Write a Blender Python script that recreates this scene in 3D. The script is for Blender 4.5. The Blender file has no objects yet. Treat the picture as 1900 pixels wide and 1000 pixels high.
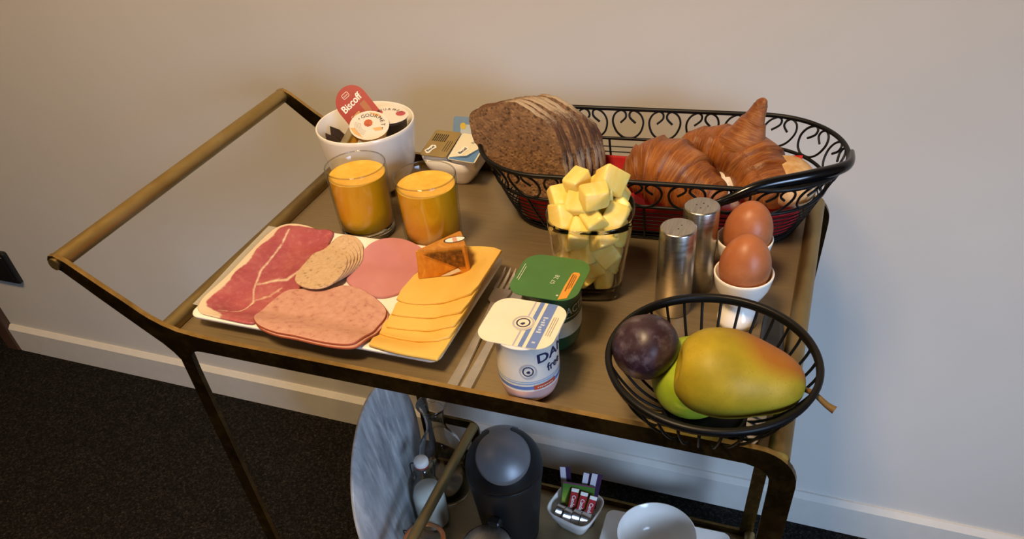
import bpy, bmesh, math, random
import numpy as np
from mathutils import Vector, Matrix, Quaternion

S = bpy.context.scene
COL = S.collection
PI = math.pi

# ------------------------------------------------------------------ camera
cam_d = bpy.data.cameras.new('camera')
cam = bpy.data.objects.new('camera', cam_d)
COL.objects.link(cam)
cam_d.sensor_fit = 'HORIZONTAL'
cam_d.sensor_width = 36.0
cam_d.lens = 1432.78 / 1900 * 36.0
cam_d.shift_y = (712.5 - 500) / 1900          # the photo is the upper part of a 4:3 frame
cam_d.clip_start = 0.01
r0 = Vector((0.9371160040618471, 0.3410946485441425, -0.07394616734966053))
r1 = Vector((0.18000478040385057, -0.6538590576261039, -0.7348922450210398))
r2 = Vector((-0.2990181833315788, 0.6753686204546747, -0.6741404546103364))
cam.matrix_world = Matrix(((r0.x, -r1.x, -r2.x, 0.57816), (r0.y, -r1.y, -r2.y, -0.44667),
                           (r0.z, -r1.z, -r2.z, 1.15), (0, 0, 0, 1)))
S.camera = cam

# ------------------------------------------------------------------ world, lights, exposure
w = bpy.data.worlds.new('world')
S.world = w
w.use_nodes = True
w.node_tree.nodes['Background'].inputs[0].default_value = (0.55, 0.62, 0.8, 1)
w.node_tree.nodes['Background'].inputs[1].default_value = 0.05


def area(name, loc, target, size, sy, energy, col, spread=PI):
    d = bpy.data.lights.new(name, 'AREA')
    d.shape = 'RECTANGLE'
    d.size = size
    d.size_y = sy
    d.energy = energy
    d.color = col
    d.spread = spread
    o = bpy.data.objects.new(name, d)
    COL.objects.link(o)
    o.location = loc
    o.rotation_euler = (Vector(target) - Vector(loc)).to_track_quat('-Z', 'Y').to_euler()
    return o


area('window_daylight', (2.52, -1.62, 1.10), (0.50, 0.45, 0.20), 1.0, 1.1, 6.8, (0.47, 0.67, 1.0), math.radians(40))
area('ceiling_lamp_and_fill', (0.12, -0.62, 2.40), (0.12, -0.2, 0.0), 0.35, 0.35, 29, (1.0, 0.69, 0.375), math.radians(130))
area('ceiling_lamp_and_fill', (-0.95, -0.55, 2.40), (-0.95, -0.2, 0.0), 0.3, 0.3, 7, (1.0, 0.70, 0.40), math.radians(160))  # unseen second lamp, added as fill to warm the left wall

S.view_settings.view_transform = 'Standard'
S.view_settings.look = 'None'
S.view_settings.gamma = 1.0
S.view_settings.use_curve_mapping = False
S.view_settings.exposure = -0.32

# ------------------------------------------------------------------ constants
ZT = 0.687      # top of the tray plate
ZS = 0.067      # top of the lower shelf plate
WALL_Y = 0.509
rnd = random.Random(7)


# ------------------------------------------------------------------ materials
def lin(c):
    if isinstance(c, str):
        c = c.lstrip('#')
        c = [int(c[i:i + 2], 16) / 255 for i in (0, 2, 4)]
        return tuple(x / 12.92 if x <= 0.04045 else ((x + 0.055) / 1.055) ** 2.4 for x in c) + (1,)
    return tuple(c[:3]) + (1,)


class NT:
    def __init__(s, name):
        s.m = bpy.data.materials.new(name)
        s.m.use_nodes = True
        s.t = s.m.node_tree
        s.b = s.t.nodes['Principled BSDF']

    def n(s, kind, **kw):
        nd = s.t.nodes.new(kind)
        for k, v in kw.items():
            if k.startswith('i_'):
                key = k[2:].replace('_', ' ')
                nd.inputs[int(key) if key.isdigit() else key].default_value = v
            else:
                setattr(nd, k, v)
        return nd

    def l(s, a, b):
        s.t.links.new(a, b)

    def coord(s, which='Object', scale=(1, 1, 1)):
        tc = s.n('ShaderNodeTexCoord')
        mp = s.n('ShaderNodeMapping')
        mp.inputs['Scale'].default_value = scale
        s.l(tc.outputs[which], mp.inputs['Vector'])
        return mp.outputs[0]

    def noise(s, vec, scale, detail=4, rough=0.55, dist=0.0):
        nd = s.n('ShaderNodeTexNoise')
        nd.inputs['Scale'].default_value = scale
        nd.inputs['Detail'].default_value = detail
        nd.inputs['Roughness'].default_value = rough
        nd.inputs['Distortion'].default_value = dist
        s.l(vec, nd.inputs['Vector'])
        return nd.outputs[0]

    def ramp(s, fac, stops, interp='LINEAR'):
        r = s.n('ShaderNodeValToRGB')
        r.color_ramp.interpolation = interp
        el = r.color_ramp.elements
        while len(el) < len(stops):
            el.new(0.5)
        for e, (p, c) in zip(el, stops):
            e.position = p
            e.color = lin(c) if not isinstance(c, (int, float)) else (c, c, c, 1)
        s.l(fac, r.inputs[0])
        return r.outputs[0]

    def mix(s, fac, a, b, mode='MIX'):
        m = s.n('ShaderNodeMix', data_type='RGBA', blend_type=mode)
        for sock, v in ((m.inputs[0], fac), (m.inputs[6], a), (m.inputs[7], b)):
            if hasattr(v, 'is_linked'):
                s.l(v, sock)
            else:
                sock.default_value = v if isinstance(v, (int, float)) else lin(v)
        return m.outputs[2]

    def bump(s, h, strength=0.3, dist=0.001):
        b = s.n('ShaderNodeBump')
        b.inputs['Strength'].default_value = strength
        b.inputs['Distance'].default_value = dist
        s.l(h, b.inputs['Height'])
        s.l(b.outputs[0], s.b.inputs['Normal'])

    def col(s, c):
        if hasattr(c, 'is_linked'):
            s.l(c, s.b.inputs['Base Color'])
        else:
            s.b.inputs['Base Color'].default_value = lin(c)

    def set(s, **kw):
        for k, v in kw.items():
            s.b.inputs[k.replace('_', ' ')].default_value = v
        return s


_mats = {}


def plain(name, c, rough=0.5, metal=0.0, spec=0.5, var=0.06, scale=40, **kw):
    """single-colour procedural material with a little tonal noise"""
    if name in _mats:
        return _mats[name]
    t = NT(name)
    v = t.coord()
    nz = t.noise(v, scale, 3)
    base = lin(c)
    dark = tuple(max(0, x * (1 - var * 2)) for x in base[:3])
    lite = tuple(min(1, x * (1 + var)) for x in base[:3])
    t.col(t.ramp(nz, [(0.3, dark), (0.7, lite)]))
    t.set(Roughness=rough, Metallic=metal)
    t.b.inputs['Specular IOR Level'].default_value = spec
    for k, x in kw.items():
        t.b.inputs[k.replace('_', ' ')].default_value = x
    _mats[name] = t.m
    return t.m


def brass_mat(name, dark, mid, lite, rough=0.34, stretch=(1, 1, 1)):
    t = NT(name)
    v = t.coord('Object', stretch)
    n1 = t.noise(v, 9, 6, 0.65)
    n2 = t.noise(v, 70, 4, 0.7)
    c1 = t.ramp(n1, [(0.3, dark), (0.55, mid), (0.8, lite)])
    c2 = t.ramp(n2, [(0.45, 0.0), (0.75, 0.35)])
    t.col(t.mix(c2, c1, lite))
    t.l(t.ramp(n2, [(0.2, rough - 0.05), (0.8, rough + 0.12)]), t.b.inputs['Roughness'])
    t.set(Metallic=0.95)
    t.bump(n2, 0.08, 0.0004)
    return t.m


M = {}
M['brass_bar'] = brass_mat('aged_brass_bar', '#3f3018', '#5c4726', '#97793f', 0.32)
M['brass_worn_highlight'] = brass_mat('rubbed_brass_highlight', '#8a6f40', '#c09c5c', '#e0c388', 0.38)  # rubbed edge tone, lightened to paint in the gold highlight on top faces
M['brass_tube'] = brass_mat('aged_brass_tube', '#84704a', '#9d895c', '#bba97c', 0.42, (1, 0.4, 1))
M['brass_handle'] = brass_mat('aged_brass_handle', '#917541', '#aa9058', '#c6b385', 0.45, (1, 0.4, 1))


def tray_mat():
    t = NT('brushed_bronze_tray')
    v = t.coord('Object', (1.2, 30, 1))
    n1 = t.noise(v, 14, 5, 0.6)
    v2 = t.coord('Object', (1, 1, 1))
    n2 = t.noise(v2, 5, 4, 0.6)
    c = t.ramp(n1, [(0.3, '#7d6d54'), (0.7, '#9b8968')])
    c2 = t.ramp(n2, [(0.35, '#84735a'), (0.7, '#a8956f')])
    t.col(t.mix(0.5, c, c2))
    t.l(t.ramp(n1, [(0.2, 0.36), (0.8, 0.48)]), t.b.inputs['Roughness'])
    t.set(Metallic=0.6)
    t.bump(n1, 0.06, 0.0003)
    return t.m


M['tray'] = tray_mat()
M['ceramic'] = plain('white_glazed_ceramic', '#f1ece4', 0.16, var=0.015)
M['porcelain'] = plain('white_porcelain_plate', '#f4f0e8', 0.22, var=0.012)
M['black_wire'] = plain('black_coated_wire', '#0a0a0b', 0.45, spec=.3, var=0.1)
M['black_plastic'] = plain('black_plastic', '#17181a', 0.42, var=0.1)
M['black_gloss'] = plain('glossy_black_handle', '#0b0b0d', 0.18, var=0.08)
M['white_plastic'] = plain('white_plastic', '#ece8e0', 0.4, var=0.02)
M['steel'] = None


def steel_mat(name, stretch, c0='#8d8a86', c1='#bdb9b3', rough=0.28):
    t = NT(name)
    v = t.coord('Object', stretch)
    n1 = t.noise(v, 60, 4, 0.6)
    t.col(t.ramp(n1, [(0.3, c0), (0.7, c1)]))
    t.l(t.ramp(n1, [(0.2, rough - 0.06), (0.8, rough + 0.08)]), t.b.inputs['Roughness'])
    t.set(Metallic=1.0)
    t.bump(n1, 0.05, 0.0002)
    return t.m


M['steel'] = steel_mat('brushed_steel', (1, 1, 6), '#b3afa9', '#c4c0ba', .30)
M['steel_top'] = steel_mat('brushed_steel_top', (14, 1, 1), '#a7a39d', '#c9c5be', 0.42)
M['cutlery'] = steel_mat('polished_cutlery_steel', (1, 1, 1), '#cfccc8', '#e6e3de', 0.34)
M['lid_grey'] = plain('satin_grey_lid', '#7b7c80', 0.42, .35, var=.03)
M['pale_steel'] = steel_mat('foil_aluminium', (1, 1, 1), '#b5b3b0', '#dad8d4', 0.24)


def thin_glass(name, tint=(0.97, 0.98, 0.97), edge=(0.55, 0.58, 0.55), gloss=0.03):
    """thin drinking glass wall: clear head on, darker and glossier at grazing angles"""
    t = NT(name)
    nt = t.t
    nt.nodes.remove(t.b)
    out = nt.nodes['Material Output']
    lw = t.n('ShaderNodeLayerWeight', i_Blend=0.35)
    tr = t.n('ShaderNodeBsdfTransparent')
    cr = t.ramp(lw.outputs['Facing'], [(0.0, tint), (0.55, tint), (0.85, tuple((a + b) / 2 for a, b in zip(tint, edge))), (1.0, edge)])
    nz = t.noise(t.coord(), 20, 2)
    t.l(t.mix(0.02, cr, t.ramp(nz, [(0.3, (0.9, 0.9, 0.9)), (0.7, (1, 1, 1))]), 'MULTIPLY'), tr.inputs[0])
    gl = t.n('ShaderNodeBsdfGlossy')
    gl.inputs['Roughness'].default_value = 0.03
    mx = t.n('ShaderNodeMixShader')
    t.l(t.ramp(lw.outputs['Facing'], [(0.0, gloss), (0.5, gloss + 0.03), (0.75, 0.18), (1.0, 0.65)]), mx.inputs[0])
    t.l(tr.outputs[0], mx.inputs[1])
    t.l(gl.outputs[0], mx.inputs[2])
    t.l(mx.outputs[0], out.inputs[0])
    return t.m


M['glass'] = thin_glass('clear_drinking_glass')
M['glass_green'] = thin_glass('clear_bottle_glass', (0.93, 0.95, 0.93), (0.35, 0.38, 0.35))


def solid_glass():
    t = NT('thick_glass_base')
    t.col('#fdfefd')
    nz = t.noise(t.coord(), 30, 2)
    t.l(t.ramp(nz, [(0, 0.02), (1, 0.05)]), t.b.inputs['Roughness'])
    t.set(IOR=1.47)
    t.b.inputs['Transmission Weight'].default_value = 1.0
    return t.m


M['glass_base'] = solid_glass()
M['glass_lip'] = thin_glass('glass_lip', (0.80, 0.79, 0.76), (0.45, 0.44, 0.41), 0.10)


def food(name, stops, scale, rough=0.45, sss=0.0, sss_r=(0.01, 0.005, 0.003), bump=0.2, bdist=0.0006, detail=6, spec=0.4,
         stretch=(1, 1, 1), dist=0.0):
    t = NT(name)
    v = t.coord('Object', stretch)
    n1 = t.noise(v, scale, detail, 0.6, dist)
    t.col(t.ramp(n1, stops))
    t.set(Roughness=rough)
    t.b.inputs['Specular IOR Level'].default_value = spec
    if sss:
        t.b.inputs['Subsurface Weight'].default_value = sss
        t.b.inputs['Subsurface Radius'].default_value = sss_r
        t.b.inputs['Subsurface Scale'].default_value = 0.6
    t.bump(n1, bump, bdist)
    return t.m


M['juice'] = food('orange_juice', [(0.35, '#dd9a0a'), (0.65, '#e6a714')], 30, 0.3, bump=0.02)
M['juice_top'] = food('orange_juice_foam', [(0.3, '#e6a92c'), (0.5, '#eeb843'), (0.7, '#f2c558')], 90, 0.5, bump=0.3, bdist=0.0004)
M['pineapple'] = food('pineapple_flesh', [(0.25, '#ebc856'), (0.5, '#f2d878'), (0.75, '#f6e6a4')], 90, 0.32, 0.55, bump=0.25,
                      stretch=(1, 1, 0.3))
M['egg'] = food('brown_eggshell', [(0.3, '#a15c34'), (0.55, '#ad683f'), (0.8, '#b9764c')], 60, 0.42, bump=0.06, bdist=0.0003)
M['roll'] = food('floury_bread_roll', [(0.3, '#b98a55'), (0.5, '#d0a878'), (0.7, '#e6d0ac')], 60, 0.8, bump=0.5, bdist=0.001)
M['white_roll'] = food('white_flour_roll', [(0.3, '#d9cdbb'), (0.6, '#efe8dc')], 80, 0.85, bump=0.4)
M['liver'] = food('speckled_liver_sausage', [(0.30, '#8f7556'), (0.40, '#c3a47f'), (0.7, '#d0b38f')], 260, 0.5, bump=0.08, detail=3)
M['cooked_ham'] = food('pink_cooked_ham', [(0.3, '#bc7a80'), (0.6, '#c58789'), (0.8, '#ce9692')], 16, 0.32, 0.1, bump=0.05)
M['chicken_in'] = food('pink_ham_sausage', [(0.28, '#a66c60'), (0.42, '#c2907f'), (0.7, '#cd9f8d')], 150, 0.42, bump=0.08, detail=4)
M['chicken_rim'] = plain('smoked_sausage_rim', '#9b4b30', 0.45)
M['cheese'] = food('young_gouda_cheese', [(0.3, '#dfb254'), (0.6, '#e6bd60'), (0.8, '#eac66e')], 12, 0.38, 0.15, bump=0.03)
M['napkin'] = food('red_paper_napkin', [(0.3, '#a5131d'), (0.7, '#c01c26')], 40, 0.7, bump=0.1)
M['apple'] = food('green_apple_skin', [(0.3, '#8aa823'), (0.6, '#a3bb34'), (0.8, '#b8c94c')], 40, 0.3, bump=0.03)


def ham_mat():
    t = NT('cured_ham')
    v = t.coord()
    at = t.n('ShaderNodeAttribute', attribute_name='fat')
    n1 = t.noise(v, 22, 6, 0.6, 0.6)
    n2 = t.noise(v, 160, 4, 0.6)
    lean = t.ramp(n1, [(0.3, '#983e48'), (0.5, '#ac5158'), (0.7, '#ba6866')])
    lean = t.mix(t.ramp(n2, [(0.5, 0.0), (0.8, 0.4)]), lean, '#d09488')
    ad = t.n('ShaderNodeMath', operation='MULTIPLY_ADD')
    t.l(n2, ad.inputs[0])
    ad.inputs[1].default_value = 0.5
    sb = t.n('ShaderNodeMath', operation='SUBTRACT')
    t.l(at.outputs['Fac'], sb.inputs[0])
    sb.inputs[1].default_value = 0.25
    t.l(sb.outputs[0], ad.inputs[2])
    t.col(t.mix(t.ramp(ad.outputs[0], [(0.3, 0.0), (0.62, 0.9)]), lean, '#ead3b4'))
    t.set(Roughness=0.34)
    t.b.inputs['Subsurface Weight'].default_value = 0.1
    t.bump(n1, 0.12, 0.0008)
    return t.m


M['ham'] = ham_mat()


def crumb_mat():
    t = NT('brown_bread_crumb')
    v = t.coord()
    n1 = t.noise(v, 120, 6, 0.7, 0.4)
    n2 = t.noise(v, 300, 3, 0.6)
    vo = t.n('ShaderNodeTexVoronoi')
    vo.inputs['Scale'].default_value = 260
    t.l(v, vo.inputs['Vector'])
    c = t.ramp(n1, [(0.28, '#38261a'), (0.42, '#745439'), (0.6, '#8d6a48'), (0.8, '#a88762')])
    t.col(t.mix(t.ramp(n2, [(0.66, 0.0), (0.76, 0.6)]), c, '#b3925c'))
    v3 = t.n('ShaderNodeTexVoronoi')
    v3.inputs['Scale'].default_value = 150
    t.l(v, v3.inputs['Vector'])
    cc = t.b.inputs['Base Color'].links[0].from_socket
    t.col(t.mix(t.ramp(v3.outputs['Distance'], [(0.14, 0.75), (0.30, 0.0)]), cc, '#3a2717'))
    t.set(Roughness=0.9)
    h = t.n('ShaderNodeMath', operation='MULTIPLY')
    t.l(n1, h.inputs[0])
    t.l(t.ramp(vo.outputs['Distance'], [(0.0, 0.2), (0.5, 1.0)]), h.inputs[1])
    t.bump(h.outputs[0], 0.9, 0.003)
    return t.m


def crust_mat():
    t = NT('floured_bread_crust')
    v = t.coord()
    n1 = t.noise(v, 90, 5, 0.65)
    n2 = t.noise(v, 420, 4, 0.75)
    c = t.ramp(n1, [(0.3, '#3a2114'), (0.5, '#5c3a22'), (0.75, '#7b5634')])
    at = t.n('ShaderNodeAttribute', attribute_name='flour')
    mu = t.n('ShaderNodeMath', operation='MULTIPLY_ADD')
    t.l(n2, mu.inputs[0])
    mu.inputs[1].default_value = 1.1
    ad = t.n('ShaderNodeMath', operation='SUBTRACT')
    t.l(at.outputs['Fac'], ad.inputs[0])
    ad.inputs[1].default_value = 0.55
    t.l(ad.outputs[0], mu.inputs[2])
    t.col(t.mix(t.ramp(mu.outputs[0], [(0.40, 0.0), (0.85, 0.75)]), c, '#cbb698'))
    t.set(Roughness=0.9)
    t.bump(n1, 0.6, 0.0015)
    return t.m


M['crumb'] = crumb_mat()
M['crust'] = crust_mat()


def croissant_mat():
    t = NT('baked_croissant_crust')
    v = t.coord('UV', (1, 1, 1))
    v2 = t.coord('UV', (60, 1.6, 1))
    vo = t.coord('Object')
    stri = t.noise(v2, 1.6, 5, 0.6, 0.8)
    n1 = t.noise(vo, 30, 5, 0.6)
    c = t.ramp(n1, [(0.28, '#542811'), (0.45, '#7f431a'), (0.62, '#9c5a26'), (0.8, '#b5763a')])
    t.col(t.mix(t.ramp(stri, [(0.45, 0.0), (0.75, 0.65)]), c, '#cb8e4c'))
    at = t.n('ShaderNodeAttribute', attribute_name='groove')
    base = t.b.inputs['Base Color'].links[0].from_socket
    t.col(t.mix(at.outputs['Fac'], base, '#6b3210'))
    t.set(Roughness=0.38)
    ad = t.n('ShaderNodeMath', operation='ADD')
    t.l(stri, ad.inputs[0])
    t.l(n1, ad.inputs[1])
    t.bump(ad.outputs[0], 0.45, 0.002)
    return t.m


M['croissant'] = croissant_mat()


def pear_mat():
    t = NT('ripe_pear_skin')
    v = t.coord()
    n1 = t.noise(v, 26, 5, 0.6)
    n2 = t.noise(v, 420, 2, 0.5)
    n3 = t.noise(v, 12, 3, 0.5)
    at = t.n('ShaderNodeAttribute', attribute_name='blush')
    c = t.ramp(n1, [(0.3, '#8f7f1c'), (0.55, '#ab9724'), (0.8, '#bfa83c')])
    ad = t.n('ShaderNodeMath', operation='MULTIPLY_ADD')
    t.l(n1, ad.inputs[0])
    ad.inputs[1].default_value = 0.7
    t.l(at.outputs['Fac'], ad.inputs[2])
    c = t.mix(t.ramp(ad.outputs[0], [(0.6, 0.0), (1.3, 0.75)]), c, '#9a4a20')
    c = t.mix(t.ramp(n2, [(0.6, 0.0), (0.72, 0.35)]), c, '#7d6a1e')
    c = t.mix(t.ramp(n3, [(0.60, 0.0), (0.74, 0.55)]), c, '#6f5420')
    t.col(c)
    t.set(Roughness=0.5)
    t.b.inputs['Specular IOR Level'].default_value = 0.3
    t.bump(n2, 0.05, 0.0004)
    return t.m


def plum_mat():
    t = NT('dusty_plum_skin')
    v = t.coord()
    n1 = t.noise(v, 34, 5, 0.6)
    n2 = t.noise(v, 90, 4, 0.6)
    c = t.ramp(n1, [(0.3, '#23121c'), (0.5, '#33202b'), (0.62, '#4b3c4b'), (0.8, '#6c6272')])
    t.col(t.mix(t.ramp(n2, [(0.52, 0.0), (0.75, 0.5)]), c, '#7f7888'))
    t.set(Roughness=0.4)
    t.bump(n2, 0.04, 0.0004)
    return t.m


M['pear'] = pear_mat()
M['plum'] = plum_mat()


def foil_mat():
    t = NT('orange_foil_wrap')
    v = t.coord('Object', (1, 1, 0.5))
    n1 = t.noise(v, 120, 5, 0.6, 0.8)
    t.col(t.ramp(n1, [(0.3, '#c47a28'), (0.6, '#db9636'), (0.8, '#f0bb64')]))
    t.set(Roughness=0.34, Metallic=0.35)
    t.bump(n1, 0.5, 0.0012)
    return t.m


M['foil'] = foil_mat()
M['foil_print'] = food('brown_printed_foil', [(0.3, '#3b2008'), (0.5, '#6e3f10'), (0.7, '#a5641c')], 220, 0.32, bump=0.3)


def wall_mat():
    t = NT('white_painted_wall')
    v = t.coord('Object')
    n1 = t.noise(v, 3, 4, 0.5)
    n2 = t.noise(v, 220, 3, 0.6)
    t.col(t.ramp(n1, [(0.3, '#cfcac2'), (0.7, '#d6d1c9')]))
    t.set(Roughness=0.75)
    t.bump(n2, 0.06, 0.0006)
    return t.m


def carpet_mat():
    t = NT('charcoal_loop_carpet')
    v = t.coord('Object')
    n1 = t.noise(v, 230, 5, 0.75)
    vo = t.n('ShaderNodeTexVoronoi')
    vo.inputs['Scale'].default_value = 330
    t.l(v, vo.inputs['Vector'])
    c = t.ramp(n1, [(0.35, '#0d0c0b'), (0.52, '#24221f'), (0.64, '#45413c'), (0.78, '#8c857a')])
    t.col(c)
    t.set(Roughness=0.95)
    t.b.inputs['Specular IOR Level'].default_value = 0.1
    ad = t.n('ShaderNodeMath', operation='ADD')
    t.l(n1, ad.inputs[0])
    t.l(vo.outputs['Distance'], ad.inputs[1])
    t.bump(ad.outputs[0], 0.9, 0.006)
    return t.m


def marble_mat():
    t = NT('cloudy_streaked_disc')
    v = t.coord('Object', (9, 9, 1.6))
    n1 = t.noise(v, 5.5, 6, 0.62, 0.5)
    v2 = t.coord('Object', (2, 2, 1))
    n2 = t.noise(v2, 7, 4, 0.6, 0.6)
    c = t.ramp(n1, [(0.3, '#6c7078'), (0.5, '#9da1a7'), (0.7, '#d8dadb')])
    t.col(t.mix(t.ramp(n2, [(0.4, 0.0), (0.75, 0.6)]), c, '#dcdddd'))
    t.set(Roughness=0.3)
    return t.m


M['wall'] = wall_mat()
M['carpet'] = carpet_mat()
M['disc'] = marble_mat()
M['skirting'] = plain('white_gloss_skirting', '#d8d4cc', 0.4, var=0.02)
M['brown_wood'] = plain('dark_brown_casing', '#4d382b', 0.5, var=0.12, scale=12)
M['dark_wood'] = plain('dark_door', '#1d1815', 0.6, var=0.1)
M['milk'] = plain('milk', '#efece2', 0.4, var=0.01)
M['ink'] = plain('dark_print', '#26241f', 0.6, var=0.02)
M['navy_ink'] = plain('navy_print', '#232a55', 0.5, var=0.02)
M['white_ink'] = plain('white_print', '#f3efe6', 0.5, var=0.01)
M['silver_ink'] = plain('pale_grey_print', '#c3cac0', 0.5, var=0.02)


# ------------------------------------------------------------------ mesh building
class MB:
    def __init__(s):
        s.v, s.f, s.mi, s.sm = [], [], [], []
        s.attr = {}
        s.uv = {}

    def add(s, verts, faces, mi=0, smooth=True):
        o = len(s.v)
        s.v += [Vector(p) for p in verts]
        for f in faces:
            s.f.append([i + o for i in f])
            s.mi.append(mi)
            s.sm.append(smooth)
        return o

    def loft(s, rings, cap0=True, cap1=True, mi=0, smooth=True, closed=True, capmi=None):
        n = len(rings[0])
        vs = [p for r in rings for p in r]
        fs = []
        m = n if closed else n - 1
        for k in range(len(rings) - 1):
            for i in range(m):
                j = (i + 1) % n
                fs.append([k * n + i, k * n + j, (k + 1) * n + j, (k + 1) * n + i])
        o = s.add(vs, fs, mi, smooth)
        cm = mi if capmi is None else capmi
        if cap0:
            s.add(rings[0], [list(range(n))[::-1]], cm, False)
        if cap1:
            s.add(rings[-1], [list(range(n))], cm, False)
        return o

    def lathe(s, prof, seg=40, c=(0, 0, 0), mi=0, cap0=False, cap1=False, smooth=True):
        rings = [[(c[0] + r * math.cos(2 * PI * i / seg), c[1] + r * math.sin(2 * PI * i / seg), c[2] + z)
                  for i in range(seg)] for r, z in prof]
        return s.loft(rings, cap0, cap1, mi, smooth)

    def tube(s, path, r, seg=8, mi=0, closed=False, caps=True, flat=None):
        path = [Vector(p) for p in path]
        n = len(path)
        rings = []
        prev = None
        for i in range(n):
            if closed:
                t = path[(i + 1) % n] - path[i - 1]
            else:
                t = path[min(i + 1, n - 1)] - path[max(i - 1, 0)]
            t.normalize()
            if prev is None:
                a = Vector((0, 0, 1)) if abs(t.z) < 0.9 else Vector((1, 0, 0))
                u = (a - t * a.dot(t)).normalized()
            else:
                u = (prev - t * prev.dot(t)).normalized()
            prev = u
            b = t.cross(u)
            rr = r[i] if isinstance(r, (list, tuple)) else r
            fl = flat or 1.0
            rings.append([path[i] + (u * math.cos(2 * PI * k / seg) * rr + b * math.sin(2 * PI * k / seg) * rr * fl)
                          for k in range(seg)])
        if closed:
            rings.append(rings[0])
            return s.loft(rings, False, False, mi)
        return s.loft(rings, caps, caps, mi)

    def prism(s, poly, a, b, mi=0, axis='y', smooth=False):
        """polygon in the plane across axis, from a to b along it"""
        def P(p, t):
            return {'y': (p[0], t, p[1]), 'z': (p[0], p[1], t), 'x': (t, p[0], p[1])}[axis]
        s.loft([[P(p, a) for p in poly], [P(p, b) for p in poly]], True, True, mi, smooth)

    def box(s, x0, x1, y0, y1, z0, z1, mi=0, bev=0.0):
        if bev <= 0:
            s.prism([(x0, y0), (x1, y0), (x1, y1), (x0, y1)], z0, z1, mi, 'z')
        else:
            b = bev
            def ring(i, z):
                return [(x0 + i, y0 + b, z), (x0 + b, y0 + i, z), (x1 - b, y0 + i, z), (x1 - i, y0 + b, z), (x1 - i, y1 - b, z),
                        (x1 - b, y1 - i, z), (x0 + b, y1 - i, z), (x0 + i, y1 - b, z)]
            s.loft([ring(b * .9, z0), ring(0, z0 + b), ring(0, z1 - b), ring(b * .9, z1)], True, True, mi, False)

    def build(s, name, mats, parent=None, world=True, origin=None):
        """world: vertices are world coordinates; they are re-based onto the parent (or the object's own base)"""
        me = bpy.data.meshes.new(name)
        vs = s.v
        loc = Vector((0, 0, 0))
        if world:
            if parent is not None:
                off = Vector(parent.location)
                pp = parent.parent
                while pp is not None:
                    off += pp.location
                    pp = pp.parent
            elif origin is not None:
                off = Vector(origin)
                loc = off
            else:
                xs = [p.x for p in vs]; ys = [p.y for p in vs]; zs = [p.z for p in vs]
                off = Vector(((min(xs) + max(xs)) / 2, (min(ys) + max(ys)) / 2, min(zs)))
                loc = off
            vs = [p - off for p in vs]
        me.from_pydata([tuple(p) for p in vs], [], s.f)
        if not isinstance(mats, (list, tuple)):
            mats = [mats]
        for m in mats:
            me.materials.append(m)
        me.polygons.foreach_set('material_index', s.mi)
        me.polygons.foreach_set('use_smooth', s.sm)
        for k, vals in s.attr.items():
            a = me.attributes.new(k, 'FLOAT', 'POINT')
            vals = list(vals) + [0.0] * (len(s.v) - len(vals))
            a.data.foreach_set('value', vals)
        if s.uv:
            ul = me.uv_layers.new(name='UVMap')
            for lp in me.loops:
                ul.data[lp.index].uv = s.uv.get(lp.vertex_index, (0, 0))
        me.update()
        bm = bmesh.new()
        bm.from_mesh(me)
        bmesh.ops.recalc_face_normals(bm, faces=bm.faces)
        bm.to_mesh(me)
        bm.free()
        o = bpy.data.objects.new(name, me)
        COL.objects.link(o)
        o.location = loc
        if parent is not None:
            o.parent = parent
        return o


def tag(o, label, cat, group=None, kind=None):
    if label:
        o['label'] = label
    if cat:
        o['category'] = cat
    if group:
        o['group'] = group
    if kind:
        o['kind'] = kind
    return o


def thing(name, loc, label, cat, group=None, rz=0.0):
    o = bpy.data.objects.new(name, None)
    COL.objects.link(o)
    o.location = loc
    o.rotation_euler = (0, 0, rz)
    o.empty_display_size = 0.02
    return tag(o, label, cat, group)


def dup(root, loc, label=None, rz=None):
    r = root.copy()
    COL.objects.link(r)
    r.location = loc
    if rz is not None:
        r.rotation_euler = (0, 0, rz)
    if label:
        r['label'] = label
    for ch in list(root.children):
        c = ch.copy()
        COL.objects.link(c)
        c.parent = r
        for g in ch.children:
            d = g.copy()
            COL.objects.link(d)
            d.parent = c
    return r


def structure(o):
    o['kind'] = 'structure'
    return o


def arc(cx, cy, r, a0, a1, n):
    return [(cx + r * math.cos(math.radians(a0 + (a1 - a0) * i / n)), cy + r * math.sin(math.radians(a0 + (a1 - a0) * i / n)))
            for i in range(n + 1)]


def chaikin(p, n=2):
    for _ in range(n):
        q = []
        for i in range(len(p)):
            a, b = p[i], p[(i + 1) % len(p)]
            q.append(tuple(a[k] * .75 + b[k] * .25 for k in range(len(a))))
            q.append(tuple(a[k] * .25 + b[k] * .75 for k in range(len(a))))
        p = q
    return p


def smooth_path(pts, n=6):
    """Catmull-Rom through points"""
    pts = [Vector(p) for p in pts]
    out = []
    for i in range(len(pts) - 1):
        p0 = pts[max(i - 1, 0)]; p1 = pts[i]; p2 = pts[i + 1]; p3 = pts[min(i + 2, len(pts) - 1)]
        for k in range(n):
            t = k / n
            out.append(0.5 * ((2 * p1) + (p2 - p0) * t + (2 * p0 - 5 * p1 + 4 * p2 - p3) * t * t + (3 * p1 - p0 - 3 * p2 + p3) * t ** 3))
    out.append(pts[-1])
    return out


def rrect(w, h, r, n=6, cx=0, cy=0):
    p = []
    for (sx, sy, a) in ((1, -1, -90), (1, 1, 0), (-1, 1, 90), (-1, -1, 180)):
        p += arc(cx + sx * (w / 2 - r), cy + sy * (h / 2 - r), r, a, a + 90, n)
    return p


def superell(a, b, e, n=48):
    o = []
    for i in range(n):
        t = 2 * PI * i / n
        c, s_ = math.cos(t), math.sin(t)
        o.append((a * math.copysign(abs(c) ** (2 / e), c), b * math.copysign(abs(s_) ** (2 / e), s_)))
    return o


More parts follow.
